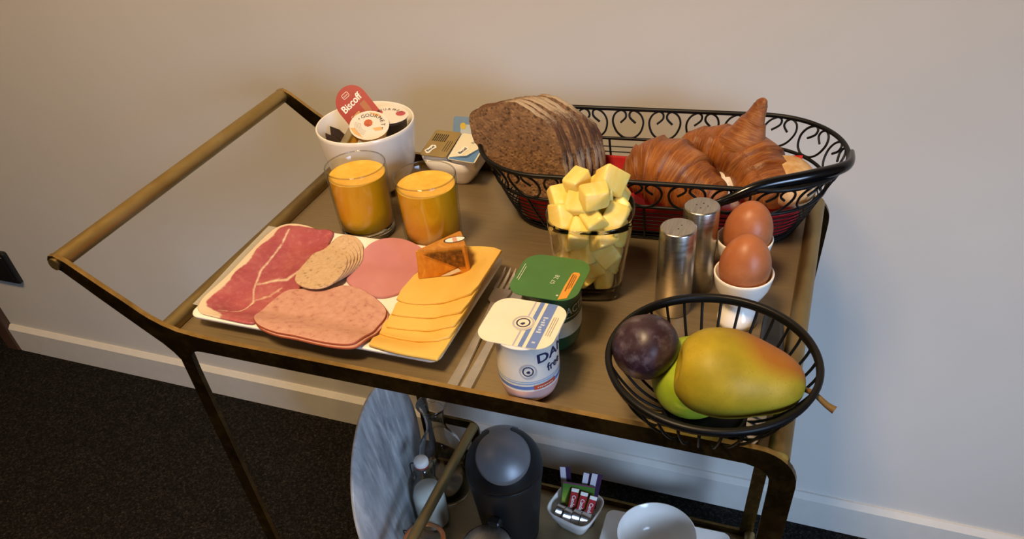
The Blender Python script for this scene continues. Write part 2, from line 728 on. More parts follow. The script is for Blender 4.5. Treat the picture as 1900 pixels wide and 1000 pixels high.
_text_cache = {}


def text_geo(s, size):
    """triangulated outlines of a string, centred on its box: (verts2d, faces)"""
    if (s, size) in _text_cache:
        return _text_cache[(s, size)]
    cu = bpy.data.curves.new('tmp', 'FONT')
    cu.body = s
    cu.size = size
    cu.resolution_u = 3
    o = bpy.data.objects.new('tmp', cu)
    COL.objects.link(o)
    dg = bpy.context.evaluated_depsgraph_get()
    me = bpy.data.meshes.new_from_object(o.evaluated_get(dg))
    v = [(p.co.x, p.co.y) for p in me.vertices]
    f = [list(p.vertices) for p in me.polygons]
    bpy.data.objects.remove(o)
    bpy.data.curves.remove(cu)
    bpy.data.meshes.remove(me)
    xs = [p[0] for p in v]; ys = [p[1] for p in v]
    cx, cy = (min(xs) + max(xs)) / 2, (min(ys) + max(ys)) / 2
    v = [(x - cx, y - cy) for x, y in v]
    _text_cache[(s, size)] = (v, f)
    return v, f


class Plane:
    """a frame on a flat face: maps (x, y, lift) to world"""
    def __init__(s, o, ux, uy):
        s.o = Vector(o)
        s.ux = Vector(ux).normalized()
        s.uy = (Vector(uy) - s.ux * Vector(uy).dot(s.ux)).normalized()
        s.n = s.ux.cross(s.uy)

    def __call__(s, x, y, z=0.0):
        return s.o + s.ux * x + s.uy * y + s.n * z


def rot2(p, a):
    c, s_ = math.cos(a), math.sin(a)
    return (p[0] * c - p[1] * s_, p[0] * s_ + p[1] * c)


def put_text(mb, s, size, mp, at=(0, 0), ang=0.0, lift=0.0003, squash=1.0, mi=0, bold=0.0):
    v, f = text_geo(s, size)
    shifts = [(0, 0)] if not bold else [(-bold, 0), (bold, 0), (0, bold)]
    for k, (bx, by) in enumerate(shifts):
        vs = []
        for p in v:
            q = rot2((p[0] * squash + bx, p[1] + by), ang)
            vs.append(mp(at[0] + q[0], at[1] + q[1], lift + k * 0.00003))
        mb.add(vs, f, mi, False)


def put_poly(mb, poly, mp, lift=0.0002, mi=0, sub=1):
    """flat print of a convex-ish outline, as a fan of quads so that it can follow a curve"""
    c = (sum(p[0] for p in poly) / len(poly), sum(p[1] for p in poly) / len(poly))
    vs = [mp(c[0], c[1], lift)] + [mp(p[0], p[1], lift) for p in poly]
    n = len(poly)
    mb.add(vs, [[0, 1 + i, 1 + (i + 1) % n] for i in range(n)], mi, False)


def put_strip(mb, x0, x1, y0, y1, mp, lift=0.0002, n=1, mi=0):
    vs = []
    for i in range(n + 1):
        x = x0 + (x1 - x0) * i / n
        vs += [mp(x, y0, lift), mp(x, y1, lift)]
    mb.add(vs, [[2 * i, 2 * i + 2, 2 * i + 3, 2 * i + 1] for i in range(n)], mi, False)


def put_ring(mb, c, r0_, r1_, mp, lift=0.0002, n=28, mi=0, sy=1.0):
    vs = []
    for i in range(n):
        a = 2 * PI * i / n
        vs += [mp(c[0] + r0_ * math.cos(a), c[1] + r0_ * sy * math.sin(a), lift), mp(c[0] + r1_ * math.cos(a), c[1] + r1_ * sy * math.sin(a), lift)]
    mb.add(vs, [[2 * i, 2 * ((i + 1) % n), 2 * ((i + 1) % n) + 1, 2 * i + 1] for i in range(n)], mi, False)


# ================================================================== the room
def build_room():
    X0, X1, Y0, Z1 = -2.2, 2.6, -2.9, 2.5
    mb = MB(); mb.box(X0, X1, Y0, WALL_Y + .1, -0.05, 0.0)
    structure(mb.build('floor', M['carpet']))
    mb = MB(); mb.box(X0, X1, Y0, WALL_Y + .1, Z1, Z1 + .05)
    structure(mb.build('ceiling', M['wall']))
    mb = MB(); mb.box(-1.165, X1, WALL_Y, WALL_Y + .1, 0, Z1); mb.box(X0, -1.165, WALL_Y, WALL_Y + .1, 2.12, Z1)
    structure(mb.build('wall_back', M['wall']))
    mb = MB(); mb.box(X0 - .1, X0, Y0, WALL_Y + .1, 0, Z1)
    structure(mb.build('wall_left', M['wall']))
    mb = MB(); mb.box(X0, X1, Y0 - .1, Y0, 0, Z1)
    structure(mb.build('wall_front', plain('taupe_wall', '#6f665b', .8)))
    # right wall with the window opening that the daylight comes through
    mb = MB()
    mb.box(X1, X1 + .1, Y0, -2.3, 0, Z1); mb.box(X1, X1 + .1, -0.95, WALL_Y + .1, 0, Z1)
    mb.box(X1, X1 + .1, -2.3, -0.95, 0, 0.62); mb.box(X1, X1 + .1, -2.3, -0.95, 2.1, Z1)
    structure(mb.build('wall_right', M['wall']))
    mb = MB()
    for a in ((-2.3, -2.25, .62, 2.1), (-1.0, -.95, .62, 2.1), (-2.25, -1.0, .62, .67), (-2.25, -1.0, 2.05, 2.1)):
        mb.box(X1 + .03, X1 + .07, a[0], a[1], a[2], a[3])
    structure(mb.build('window_1', M['skirting']))
    # skirting board with its bevelled top
    mb = MB()
    mb.prism([(WALL_Y, 0), (WALL_Y - .013, 0), (WALL_Y - .013, 0.0665), (WALL_Y - .004, 0.0745), (WALL_Y, 0.0745)], -1.165, X1, 0, 'x')
    structure(mb.build('baseboard_back', M['skirting']))
    # brown door casing and the dark door beyond it
    mb = MB(); mb.box(-1.206, -1.165, WALL_Y - .018, WALL_Y + .08, 0, 2.12, 0, .003)
    structure(mb.build('trim_1', M['brown_wood']))
    mb = MB(); mb.box(X0, -1.206, WALL_Y + .04, WALL_Y + .08, 0.01, 2.12)
    structure(mb.build('door_1', M['dark_wood']))
    # black wall socket, cut by the left edge of the picture
    t = thing('wall_socket', (-1.064, WALL_Y, 0.222), 'black square socket plate on the white wall at far left', 'socket')
    mb = MB()
    def ring(i, y):
        return [(x, y, z) for x, z in rrect(.082 - i, .082 - i, .005, 3, -1.064, .262)]
    mb.loft([ring(0, WALL_Y), ring(0, WALL_Y - .007), ring(.004, WALL_Y - .010)], True, True, 0, False)
    mb.build('cover_plate', M['black_plastic'], t)
    mb = MB()
    def ring2(i, y):
        return [(x, y, z) for x, z in rrect(.060 - i, .060 - i, .003, 3, -1.064, .262)]
    mb.loft([ring2(0, WALL_Y - .0099), ring2(.001, WALL_Y - .0112)], False, True, 0, False)
    mb.build('insert', M['black_plastic'], t)


build_room()


# ================================================================== the trolley
def build_trolley():
    t = thing('serving_trolley', (0.31, 0.19, 0.0), 'aged brass two-tier serving trolley with a slanted push handle', 'trolley')
    B = M['brass_bar']
    yf = (-0.0157, -0.0105)
    yb = (0.3885, 0.3937)
    # top edge and underside of the flat bar, handle arm included
    top = [(-0.0905, .7665), (-0.0870, .7715), (-0.0800, .7725), (-0.0688, .7672), (-0.0368, .7441), (-0.016, .7300), (-0.0013, .7190),
           (0.007, .7140), (0.0200, .7080), (0.0354, .7035), (0.0561, .7012), (0.080, .7)]
    bot = [(0.060, .682), (0.052, .6816), (0.0455, .679), (0.0415, .674), (0.0255, .664), (0.0238, .6665), (0.0195, .6735), (0.0105, .683), (-0.0105, .6994), (-0.0433, .7257),
           (-0.079, .7555), (-0.086, .758), (-0.0900, .7615)]
    for (a, b) in (yf, yb):
        mb = MB(); mb.prism(top + [(0.580, .7), (0.580, .682)] + bot, a, b)
        # right-hand bend is one piece with the bar
        mb.prism([(0.58, .7)] + arc(.5865, .6665, .0335, 90, 0, 8) + [(.62, .66), (.60, .66)] + arc(.584, .665, .016, 0, 90, 5)[1:] + [(.58, .682)], a, b)
        tb = mb.build('top_bar', [B, M['brass_worn_highlight']], t)
        for p in tb.data.polygons:  # upward faces get the paler brass, a highlight put into the colour
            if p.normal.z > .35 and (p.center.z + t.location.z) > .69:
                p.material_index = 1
        mb = MB(); mb.prism([(0.0250, .664), (0.0415, .674), (0.0405, .655), (0.0405, 0.004), (0.0250, 0.004)], a, b)
        mb.build('leg', B, t)
        lx = (.6195, .600) if a < 0 else (.6125, .5915)
        mb = MB(); mb.prism([(0.600, .66), (0.620, .66), (lx[0], 0.004), (lx[1], 0.004)], a, b)
        mb.build('leg', B, t)
        mb = MB(); mb.box(0.0405, 0.600 if a < 0 else .593, a, b, .062, .080)
        mb.build('lower_bar', B, t)
        mb = MB()
        mb.prism([(0.0405, .205), (0.118, .205)] + arc(.118, .187, .018, 90, 0, 6)[1:] + [(.136, .080), (.119, .080), (.119, .187), (.118, .188), (.0405, .188)], a, b)
        mb.build('guard_bar', B, t)
    for (x, z, nm, mt) in ((-.0820, .7636, 'handle', 'brass_handle'), (.0085, .6905, 'end_rail', 'brass_tube'), (.6030, .6885, 'end_rail', 'brass_tube'),
                           (.0320, .0760, 'lower_rail', 'brass_tube'), (.6095, .0760, 'lower_rail', 'brass_tube'), (.1275, .1965, 'guard_rail', 'brass_tube')):
        mb = MB()
        y0, y1 = (-.0105, .3885)
        if nm == 'lower_rail':
            y0, y1 = -.0105, .3885
        mb.tube([(x, y0 + (y1 - y0) * i / 12, z) for i in range(13)], .0088, 20)
        mb.build(nm, M[mt], t)
    mb = MB()
    for y0, y1 in ((-.0178, -.0157), (.3937, .3958)):
        mb = MB()
        mb.tube([(-.0820, y0, .7636), (-.0820, y1, .7636)], .0062, 16)
        mb.build('handle_cap', M['brass_tube'], t)
    mb = MB(); mb.box(.0095, .6030, -.0105, .3885, ZT - .003, ZT)
    mb.build('tray_plate', M['tray'], t)
    mb = MB(); mb.box(.0320, .6085, -.0105, .3885, ZS - .003, ZS)
    mb.build('shelf_plate', M['tray'], t)
    for x in (.0328, .6098):
        for y in (-.0131, .3911):
            if x > .5 and y > 0:
                x = .602
            mb = MB(); mb.tube([(x, y, 0.0), (x, y, 0.006)], .011, 14)
            mb.build('foot', M['black_plastic'], t)
    return t


trolley = build_trolley()


# ================================================================== plate of cold cuts
PCX, PCY, PA, PB = .1672, .0980, .1372, .0865


def ph(x, y):
    dx = max(abs(x - PCX) - (PA - .035), 0) / .035
    dy = max(abs(y - PCY) - (PB - .035), 0) / .035
    t = min(1.0, math.hypot(dx, dy))
    return .005 + .011 * t * t * (3 - 2 * t)


def build_plate():
    out = rrect(2 * PA, 2 * PB, .010, 5, PCX, PCY)
    # densify
    pts = []
    for i in range(len(out)):
        a, b = out[i], out[(i + 1) % len(out)]
        n = max(1, int(math.hypot(b[0] - a[0], b[1] - a[1]) / .012))
        pts += [(a[0] + (b[0] - a[0]) * k / n, a[1] + (b[1] - a[1]) * k / n) for k in range(n)]
    fr = [0.02, .2, .4, .55, .65, .72, .78, .84, .9, .95, .985, 1.0]
    rings = []
    for f in fr:
        rings.append([(PCX + (x - PCX) * f, PCY + (y - PCY) * f, ZT + ph(PCX + (x - PCX) * f, PCY + (y - PCY) * f)) for x, y in pts])
    rings.append([(PCX + (x - PCX) * 1.004, PCY + (y - PCY) * 1.006, ZT + ph(x, y) - .0012) for x, y in pts])
    for f in reversed(fr):
        rings.append([(PCX + (x - PCX) * f, PCY + (y - PCY) * f, ZT + max(.0002, ph(PCX + (x - PCX) * f, PCY + (y - PCY) * f) - .0034 - (.0014 if f < .7 else 0)))
                      for x, y in pts])
    mb = MB()
    mb.loft(rings, True, True)
    tag(mb.build('plate', M['porcelain']), 'white rectangular plate of cold cuts and cheese with upturned rim', 'plate')


build_plate()


def drape(outline, off, thick, rings=(0.02, .25, .5, .7, .85, .95, 1.0), smooth=2, mats=1, fat=None, dens=.006, zfun=ph, wob=0.0):
    p = chaikin(outline, smooth) if smooth else outline
    pts = []
    for i in range(len(p)):
        a, b = p[i], p[(i + 1) % len(p)]
        n = max(1, int(math.hypot(b[0] - a[0], b[1] - a[1]) / dens))
        pts += [(a[0] + (b[0] - a[0]) * k / n, a[1] + (b[1] - a[1]) * k / n) for k in range(n)]
    cx = sum(q[0] for q in pts) / len(pts)
    cy = sum(q[1] for q in pts) / len(pts)
    at = lambda q, f: (cx + (q[0] - cx) * f, cy + (q[1] - cy) * f)
    R = []
    for f in rings[:-1]:
        R.append([(*at(q, f), ZT + zfun(*at(q, f)) + off + thick + wob * math.sin(at(q, f)[0] * 90) * math.sin(at(q, f)[1] * 70)) for q in pts])
    e = .985
    R.append([(*at(q, e), ZT + zfun(*at(q, 1)) + off + thick) for q in pts])
    nt = len(R)
    R.append([(*at(q, 1.0), ZT + zfun(*at(q, 1)) + off + thick * .6) for q in pts])
    R.append([(*at(q, .998), ZT + zfun(*at(q, 1)) + off) for q in pts])
    for f in reversed(rings[:-1]):
        R.append([(*at(q, f), ZT + zfun(*at(q, f)) + off) for q in pts])
    mb = MB()
    mb.loft(R[:nt], True, False, 0)
    mb.loft(R[nt - 1:], False, True, 1 if mats > 1 else 0)
    if fat:
        mb.attr['fat'] = [fat(v.x, v.y, k) for k, v in enumerate(mb.v)]
    return mb


def dist_poly(x, y, pl):
    d = 9
    for (ax, ay), (bx, by) in zip(pl[:-1], pl[1:]):
        vx, vy = bx - ax, by - ay
        t = max(0, min(1, ((x - ax) * vx + (y - ay) * vy) / (vx * vx + vy * vy)))
        d = min(d, math.hypot(x - ax - vx * t, y - ay - vy * t))
    return d


def build_cold_cuts():
    sheet = [(0.0231, 0.0272), (0.0218, 0.0598), (0.0176, 0.1154), (0.0145, 0.18), (0.0296, 0.1798), (0.0504, 0.1755), (0.0541, 0.1277), (0.0541, 0.0746),
             (0.0608, 0.0209), (0.0331, 0.0259)]
    t = NT('clear_interleaf_film')
    nz = t.noise(t.coord(), 60, 3)
    t.l(t.ramp(nz, [(0.3, 0.18), (0.7, 0.3)]), t.b.inputs['Roughness'])
    t.col('#d8d6d0')
    t.b.inputs['Alpha'].default_value = 0.38
    mb = drape(sheet, .0003, .0002, smooth=0, dens=.004)
    tag(mb.build('plastic_film', t.m), 'clear plastic film sticking out under the cured ham', 'film')
    ham = [(0.0309, 0.0294), (0.0288, 0.0353), (0.0292, 0.0502), (0.0303, 0.0743), (0.0286, 0.1001), (0.0266, 0.131), (0.0257, 0.1579), (0.0276, 0.1776),
           (0.0361, 0.1877), (0.0519, 0.1901), (0.068, 0.1877), (0.0794, 0.1828), (0.0897, 0.1879), (0.1023, 0.1823), (0.1016, 0.1688), (0.1026, 0.1404),
           (0.1107, 0.0964), (0.1057, 0.0685), (0.1066, 0.0318), (0.1083, 0.0136), (0.0991, 0.0115), (0.0791, 0.0124), (0.0541, 0.0135), (0.0409, 0.0147),
           (0.0331, 0.022)]
    left = [(0.07, 0.19), (0.052, 0.191), (0.036, 0.188), (0.0265, 0.1776), (0.0255, 0.1579), (0.0262, 0.131), (0.028, 0.1001), (0.0298, 0.0743), (0.028, 0.0502), (0.029, 0.03), (0.036, 0.018), (0.055, 0.0125)]
    vein = [(0.046, 0.176), (0.05, 0.14), (0.052, 0.105), (0.062, 0.075), (0.075, 0.055), (0.072, 0.035), (0.055, 0.028)]
    vein2 = [(0.062, 0.085), (0.075, 0.095), (0.088, 0.1), (0.092, 0.118)]
    vein3 = [(0.075, 0.06), (0.085, 0.07), (0.09, 0.085)]

    def fat(x, y, k):
        w_ = .0055 + .004 * (1 if y < .06 else 0) * (1 - max(0, y) / .06) + .0012 * math.sin(y * 130)
        a = max(0, 1 - dist_poly(x, y, left) / (w_ * 1.7))
        a = min(1, a * 1.9)
        b = max(0, 1 - dist_poly(x, y, vein) / .0030) * .60
        c = max(0, 1 - dist_poly(x, y, vein2) / .0065) * .58
        d = max(0, 1 - dist_poly(x, y, vein3) / .0060) * .5
        return max(a, b, c, d)
    rings = tuple([.02] + [i / 44 for i in range(1, 44)] + [1.0])
    mb = drape(ham, .0010, .0016, rings=rings, fat=fat, dens=.0018, wob=.0006)
    tag(mb.build('cured_ham_slice', M['ham']), 'large dark pink cured ham slice with a white fat edge', 'ham')
    cooked = [(0.1494, 0.1149), (0.1475, 0.1283), (0.1423, 0.1521), (0.1474, 0.1709), (0.1605, 0.1825), (0.1735, 0.1881), (0.1898, 0.187), (0.206, 0.1807),
              (0.2156, 0.176), (0.2189, 0.1648), (0.2199, 0.1496), (0.2186, 0.132), (0.2197, 0.1123), (0.2135, 0.1036), (0.2017, 0.0957), (0.1852, 0.097), (0.1664, 0.1039)]
    tag(drape(cooked, .0006, .0024, wob=.0004).build('cooked_ham_slice', M['cooked_ham']), 'smooth round slice of pink cooked ham beside the liver sausage', 'ham')
    # fan of liver sausage slices, the front one on top
    cx, cy = .1245, .117
    base = [(0.1067, 0.0884), (0.1014, 0.0991), (0.0993, 0.1125), (0.0991, 0.126), (0.0982, 0.1429), (0.1111, 0.1526), (0.1256, 0.1514), (0.1372, 0.145), (0.1441, 0.1358),
            (0.1493, 0.1212), (0.1508, 0.1028), (0.1461, 0.0883), (0.1348, 0.0815), (0.119, 0.0822)]
    lab = ['top slice of the speckled liver sausage fan, nearest the viewer', 'second slice from the front in the liver sausage fan', 'third slice from the front in the liver sausage fan',
           'fourth slice from the front in the liver sausage fan', 'fifth slice from the front in the liver sausage fan', 'rearmost slice of the liver sausage fan, next to the juice glass']
    for i in range(6):
        k = i / 5
        o = [(x + .0045 * k + (x - cx) * -.08 * k, y + .0300 * k + (y - cy) * -.05 * k) for x, y in base]
        mb = drape(o, .0025 + (5 - i) * .0016, .0015)
        tag(mb.build('sausage_slice', M['liver']), lab[i], 'sausage', 'liver sausage slices')
    ck = [(0.1068, 0.0147), (0.0996, 0.025), (0.0942, 0.0439), (0.0966, 0.0639), (0.1, 0.0796), (0.1141, 0.0855), (0.1401, 0.0863), (0.1523, 0.0994), (0.1568, 0.1028), (0.1721, 0.1027),
          (0.1881, 0.0968), (0.2026, 0.0892), (0.2173, 0.0788), (0.2232, 0.0711), (0.226, 0.0597), (0.2243, 0.0474), (0.225, 0.0389), (0.2263, 0.0113), (0.2185, 0.0044), (0.2006, 0.0018),
          (0.1808, 0.002), (0.1598, 0.0035), (0.1401, 0.0025), (0.1185, 0.007)]
    for i, (dx, dy, lb) in enumerate(((0, 0, 'upper of the two large pink ham sausage slices at the plate front'), (.0032, -.0022, 'lower of the two large pink ham sausage slices, mostly hidden'))):
        mb = drape([(x + dx, y + dy) for x, y in ck], .0048 - i * .002, .0017, mats=2, rings=(0.02, .25, .5, .7, .85, .95, 1.0))
        tag(mb.build('ham_sausage_slice', [M['chicken_in'], M['chicken_rim']]), lb, 'sausage', 'ham sausage slices')
    # cheese slices, shingled: the far one lies on top
    fronts = [[(0.2247, 0.086), (0.2358, 0.082), (0.2553, 0.083), (0.2723, 0.0893), (0.2968, 0.0921), (0.3065, 0.0985)],
              [(0.2275, 0.0647), (0.244, 0.0644), (0.2624, 0.0671), (0.2812, 0.0697), (0.2985, 0.0682), (0.3065, 0.072)],
              [(0.2281, 0.0479), (0.2513, 0.0488), (0.2693, 0.0518), (0.2862, 0.0502), (0.2999, 0.0514), (0.3065, 0.054)],
              [(0.2253, 0.0395), (0.2489, 0.0343), (0.277, 0.0359), (0.2945, 0.0327), (0.3018, 0.0372), (0.3065, 0.040)],
              [(0.2291, 0.0135), (0.2528, 0.0102), (0.2722, 0.0087), (0.2903, 0.0094), (0.3018, 0.0095), (0.3070, 0.010)]]
    names = ['rear cheese slice, topmost, under the foil wedge', 'cheese slice next in front of the topmost one', 'middle cheese slice of the five',
             'cheese slice second from the plate front', 'front cheese slice, lowest of the overlapping five']
    for i, fr in enumerate(fronts):
        yb = max(p[1] for p in fr) + .07
        if i == 0:
            back = [(0.3065, 0.1500), (0.3065, 0.1640), (0.3065, 0.1790), (0.2695, 0.1770), (0.2430, 0.1714), (0.2278, 0.1376)]
        else:
            back = [(0.3065, min(.165, fr[-1][1] + .06)), (0.265, min(.165, fr[2][1] + .062)), (0.232, min(.16, fr[0][1] + .058))]
        o = fr + back
        mb = drape(o, .0118 - i * .0026, .0027, smooth=1)
        tag(mb.build('cheese_slice', M['cheese']), names[i], 'cheese', 'cheese slices')
    # wedge of cheese in orange foil
    zb = ZT + .0200
    T = [Vector((.2355, .1205, zb)), Vector((.2835, .1430, zb)), Vector((.2665, .1690, zb))]
    root = thing('cheese_wedge', (.262, .146, zb), 'cheese wedge in shiny orange foil standing on the sliced cheese', 'cheese')
    c = (T[0] + T[1] + T[2]) / 3
    h = .0325

    def tri(f, z, rr=.0022):
        pts = []
        for i in range(3):
            p = c + (T[i] - c) * f
            a = (c + (T[i - 1] - c) * f - p).normalized()
            b = (c + (T[(i + 1) % 3] - c) * f - p).normalized()
            pts += [p + a * rr, p + (a + b) * rr * .35, p + b * rr]
        return [(p.x, p.y, zb + z) for p in pts]
    mb = MB()
    mb.loft([tri(1.03, 0), tri(1.05, .0012), tri(1.0, h * .5), tri(.985, h - .001), tri(.94, h)], True, True, 0, False)
    mb.build('foil_wrap', M['foil'], root)
    # printed panels on the front face
    a, b = c + (T[0] - c) * 1.0, c + (T[1] - c) * 1.0
    F = Plane((a + b) / 2 + Vector((0, 0, h / 2)), b - a, (0, 0, 1))
    if F.n.y > 0:
        F.n = -F.n
    W = (b - a).length
    mb = MB()
    put_poly(mb, [(-W * .33, h * .37), (W * .40, h * .38), (W * .42, -h * .22), (W * .25, -h * .2)], F, .0016)
    mb.build('printed_panel', M['foil_print'], root)
    mb = MB()
    put_poly(mb, [(-W * .07, -h * .46), (W * .28, -h * .24), (W * .33, -h * .36), (W * .10, -h * .47)], F, .0018)
    mb.build('tear_strip', M['white_plastic'], root)
    ctr = c * .55 + T[1] * .22 + T[2] * .23 + Vector((0, 0, h + .0002))
    E = Plane((ctr.x, ctr.y, zb + h + .0002), T[1] - T[0] + (T[2] - T[1]) * .2, (0, 1, 0))
    mb = MB()
    put_poly(mb, [(.0115 * math.cos(2 * PI * i / 28), .0052 * math.sin(2 * PI * i / 28)) for i in range(28)], E, .0003)
    lb = mb.build('label', M['white_ink'], root)
    mb = MB()
    put_poly(mb, [(-.0022, -.005), (.0022, -.005), (.0022, .005), (-.0022, .005)], E, .0005)
    mb.build('label_band', plain('salmon_print', '#d9a08c', .5), lb)
    mb = MB()
    put_ring(mb, (0, 0), .0100, .0115, E, .0005, 28, 0, .45)
    mb.build('label_edge', M['ink'], lb)


build_cold_cuts()


# ================================================================== glasses of juice
def build_juice():
    H, RT, RB = .083, .0338, .0318
    t = thing('juice_glass', (.1215, .2215, ZT), 'glass of orange juice at left, in front of the white bowl', 'glass', 'glasses of orange juice')
    mb = MB()
    prof = [(0.0, .0012), (RB - .004, .0004), (RB - .0008, .0015), (RB, .004)]
    prof += [(RB + (RT - RB) * k / 8, .004 + (H - .005) * k / 8) for k in range(1, 9)]
    prof += [(RT - .0006, H), (RT - .0014, H - .0006)]
    prof += [(RB - .0016 + (RT - RB) * k / 6, .012 + (H - .014) * k / 6) for k in range(5, -1, -1)]
    prof += [(RB - .006, .0095), (0.0, .009)]
    mb.lathe(prof, 48)
    mb.build('tumbler', M['glass'], t, world=False)
    mb = MB()
    mb.tube([((RT - .0007) * math.cos(2 * PI * i / 64), (RT - .0007) * math.sin(2 * PI * i / 64), H) for i in range(64)], .0008, 8, closed=True)
    mb.build('lip', M['glass_lip'], t, world=False)
    mb = MB()
    mb.lathe([(0.0, .0014), (RB - .0035, .0010), (RB - .0012, .003), (RB - .0012, .0075), (RB - .004, .0086), (0.0, .0084)], 48)
    mb.build('thick_base', M['glass_base'], t, world=False)
    lv = .0725
    mb = MB()
    ri = lambda z: RB - .0021 + (RT - RB) * z / H
    mb.lathe([(0.0, .0088), (ri(.01) - .0050, .0093), (ri(.01) - .0004, .0125), (ri(.03), .03), (ri(lv), lv)], 48, mi=0)
    mb.lathe([(ri(lv), lv), (ri(lv) - .001, lv + .0004), (ri(lv) - .003, lv - .0002), (.0, lv - .0003)], 48, mi=1)
    mb.build('orange_juice', [M['juice'], M['juice_top']], t, world=False)
    dup(t, (.2085, .2150, ZT), 'glass of orange juice behind the foil cheese wedge')


build_juice()


# ================================================================== white bowl with portion cups
def lathe_thing(mb, prof, seg, c):
    mb.lathe(prof, seg, c)


def tub(name, label, cat, group, c, nrm, up, w, d, h, lid_m, cup_m, corner=.006, oval=False, D_shape=False, taper=.78):
    """portion cup: a lid plate in the plane (c, nrm) and a cup body hanging below it. Returns (root, lid frame)"""
    nrm = Vector(nrm).normalized()
    up = Vector(up)
    uy = (up - nrm * up.dot(nrm)).normalized()
    ux = uy.cross(nrm)
    P = Plane(c, ux, uy)
    lo = Vector(c) - nrm * h
    root = thing(name, (lo.x, lo.y, lo.z), label, cat, group)
    if oval:
        out = [(w / 2 * math.cos(2 * PI * i / 32), d / 2 * math.sin(2 * PI * i / 32)) for i in range(32)]
    elif D_shape:
        out = [(-w / 2, -d / 2), (w / 2, -d / 2)] + [(w / 2 * math.cos(a), d / 2 - w / 2 + w / 2 * math.sin(a)) for a in [PI * i / 16 for i in range(17)]]
    else:
        out = rrect(w, d, corner, 4)
    mb = MB()
    mb.loft([[P(x, y, -.0006) for x, y in out], [P(x, y, 0) for x, y in out]], True, True, 0, False)
    lid = mb.build('lid', lid_m, root)
    mb = MB()
    prof = [(.985, -.0006), (.985, -.0016), (.90, -.0018), (.88, -.006), (taper + .04, -h * .8), (taper, -h * .95), (taper - .08, -h)]
    mb.loft([[P(x * f, y * f, z) for x, y in out] for f, z in prof], True, True, 0, True)
    mb.build('cup', cup_m, root)
    return root, P, lid


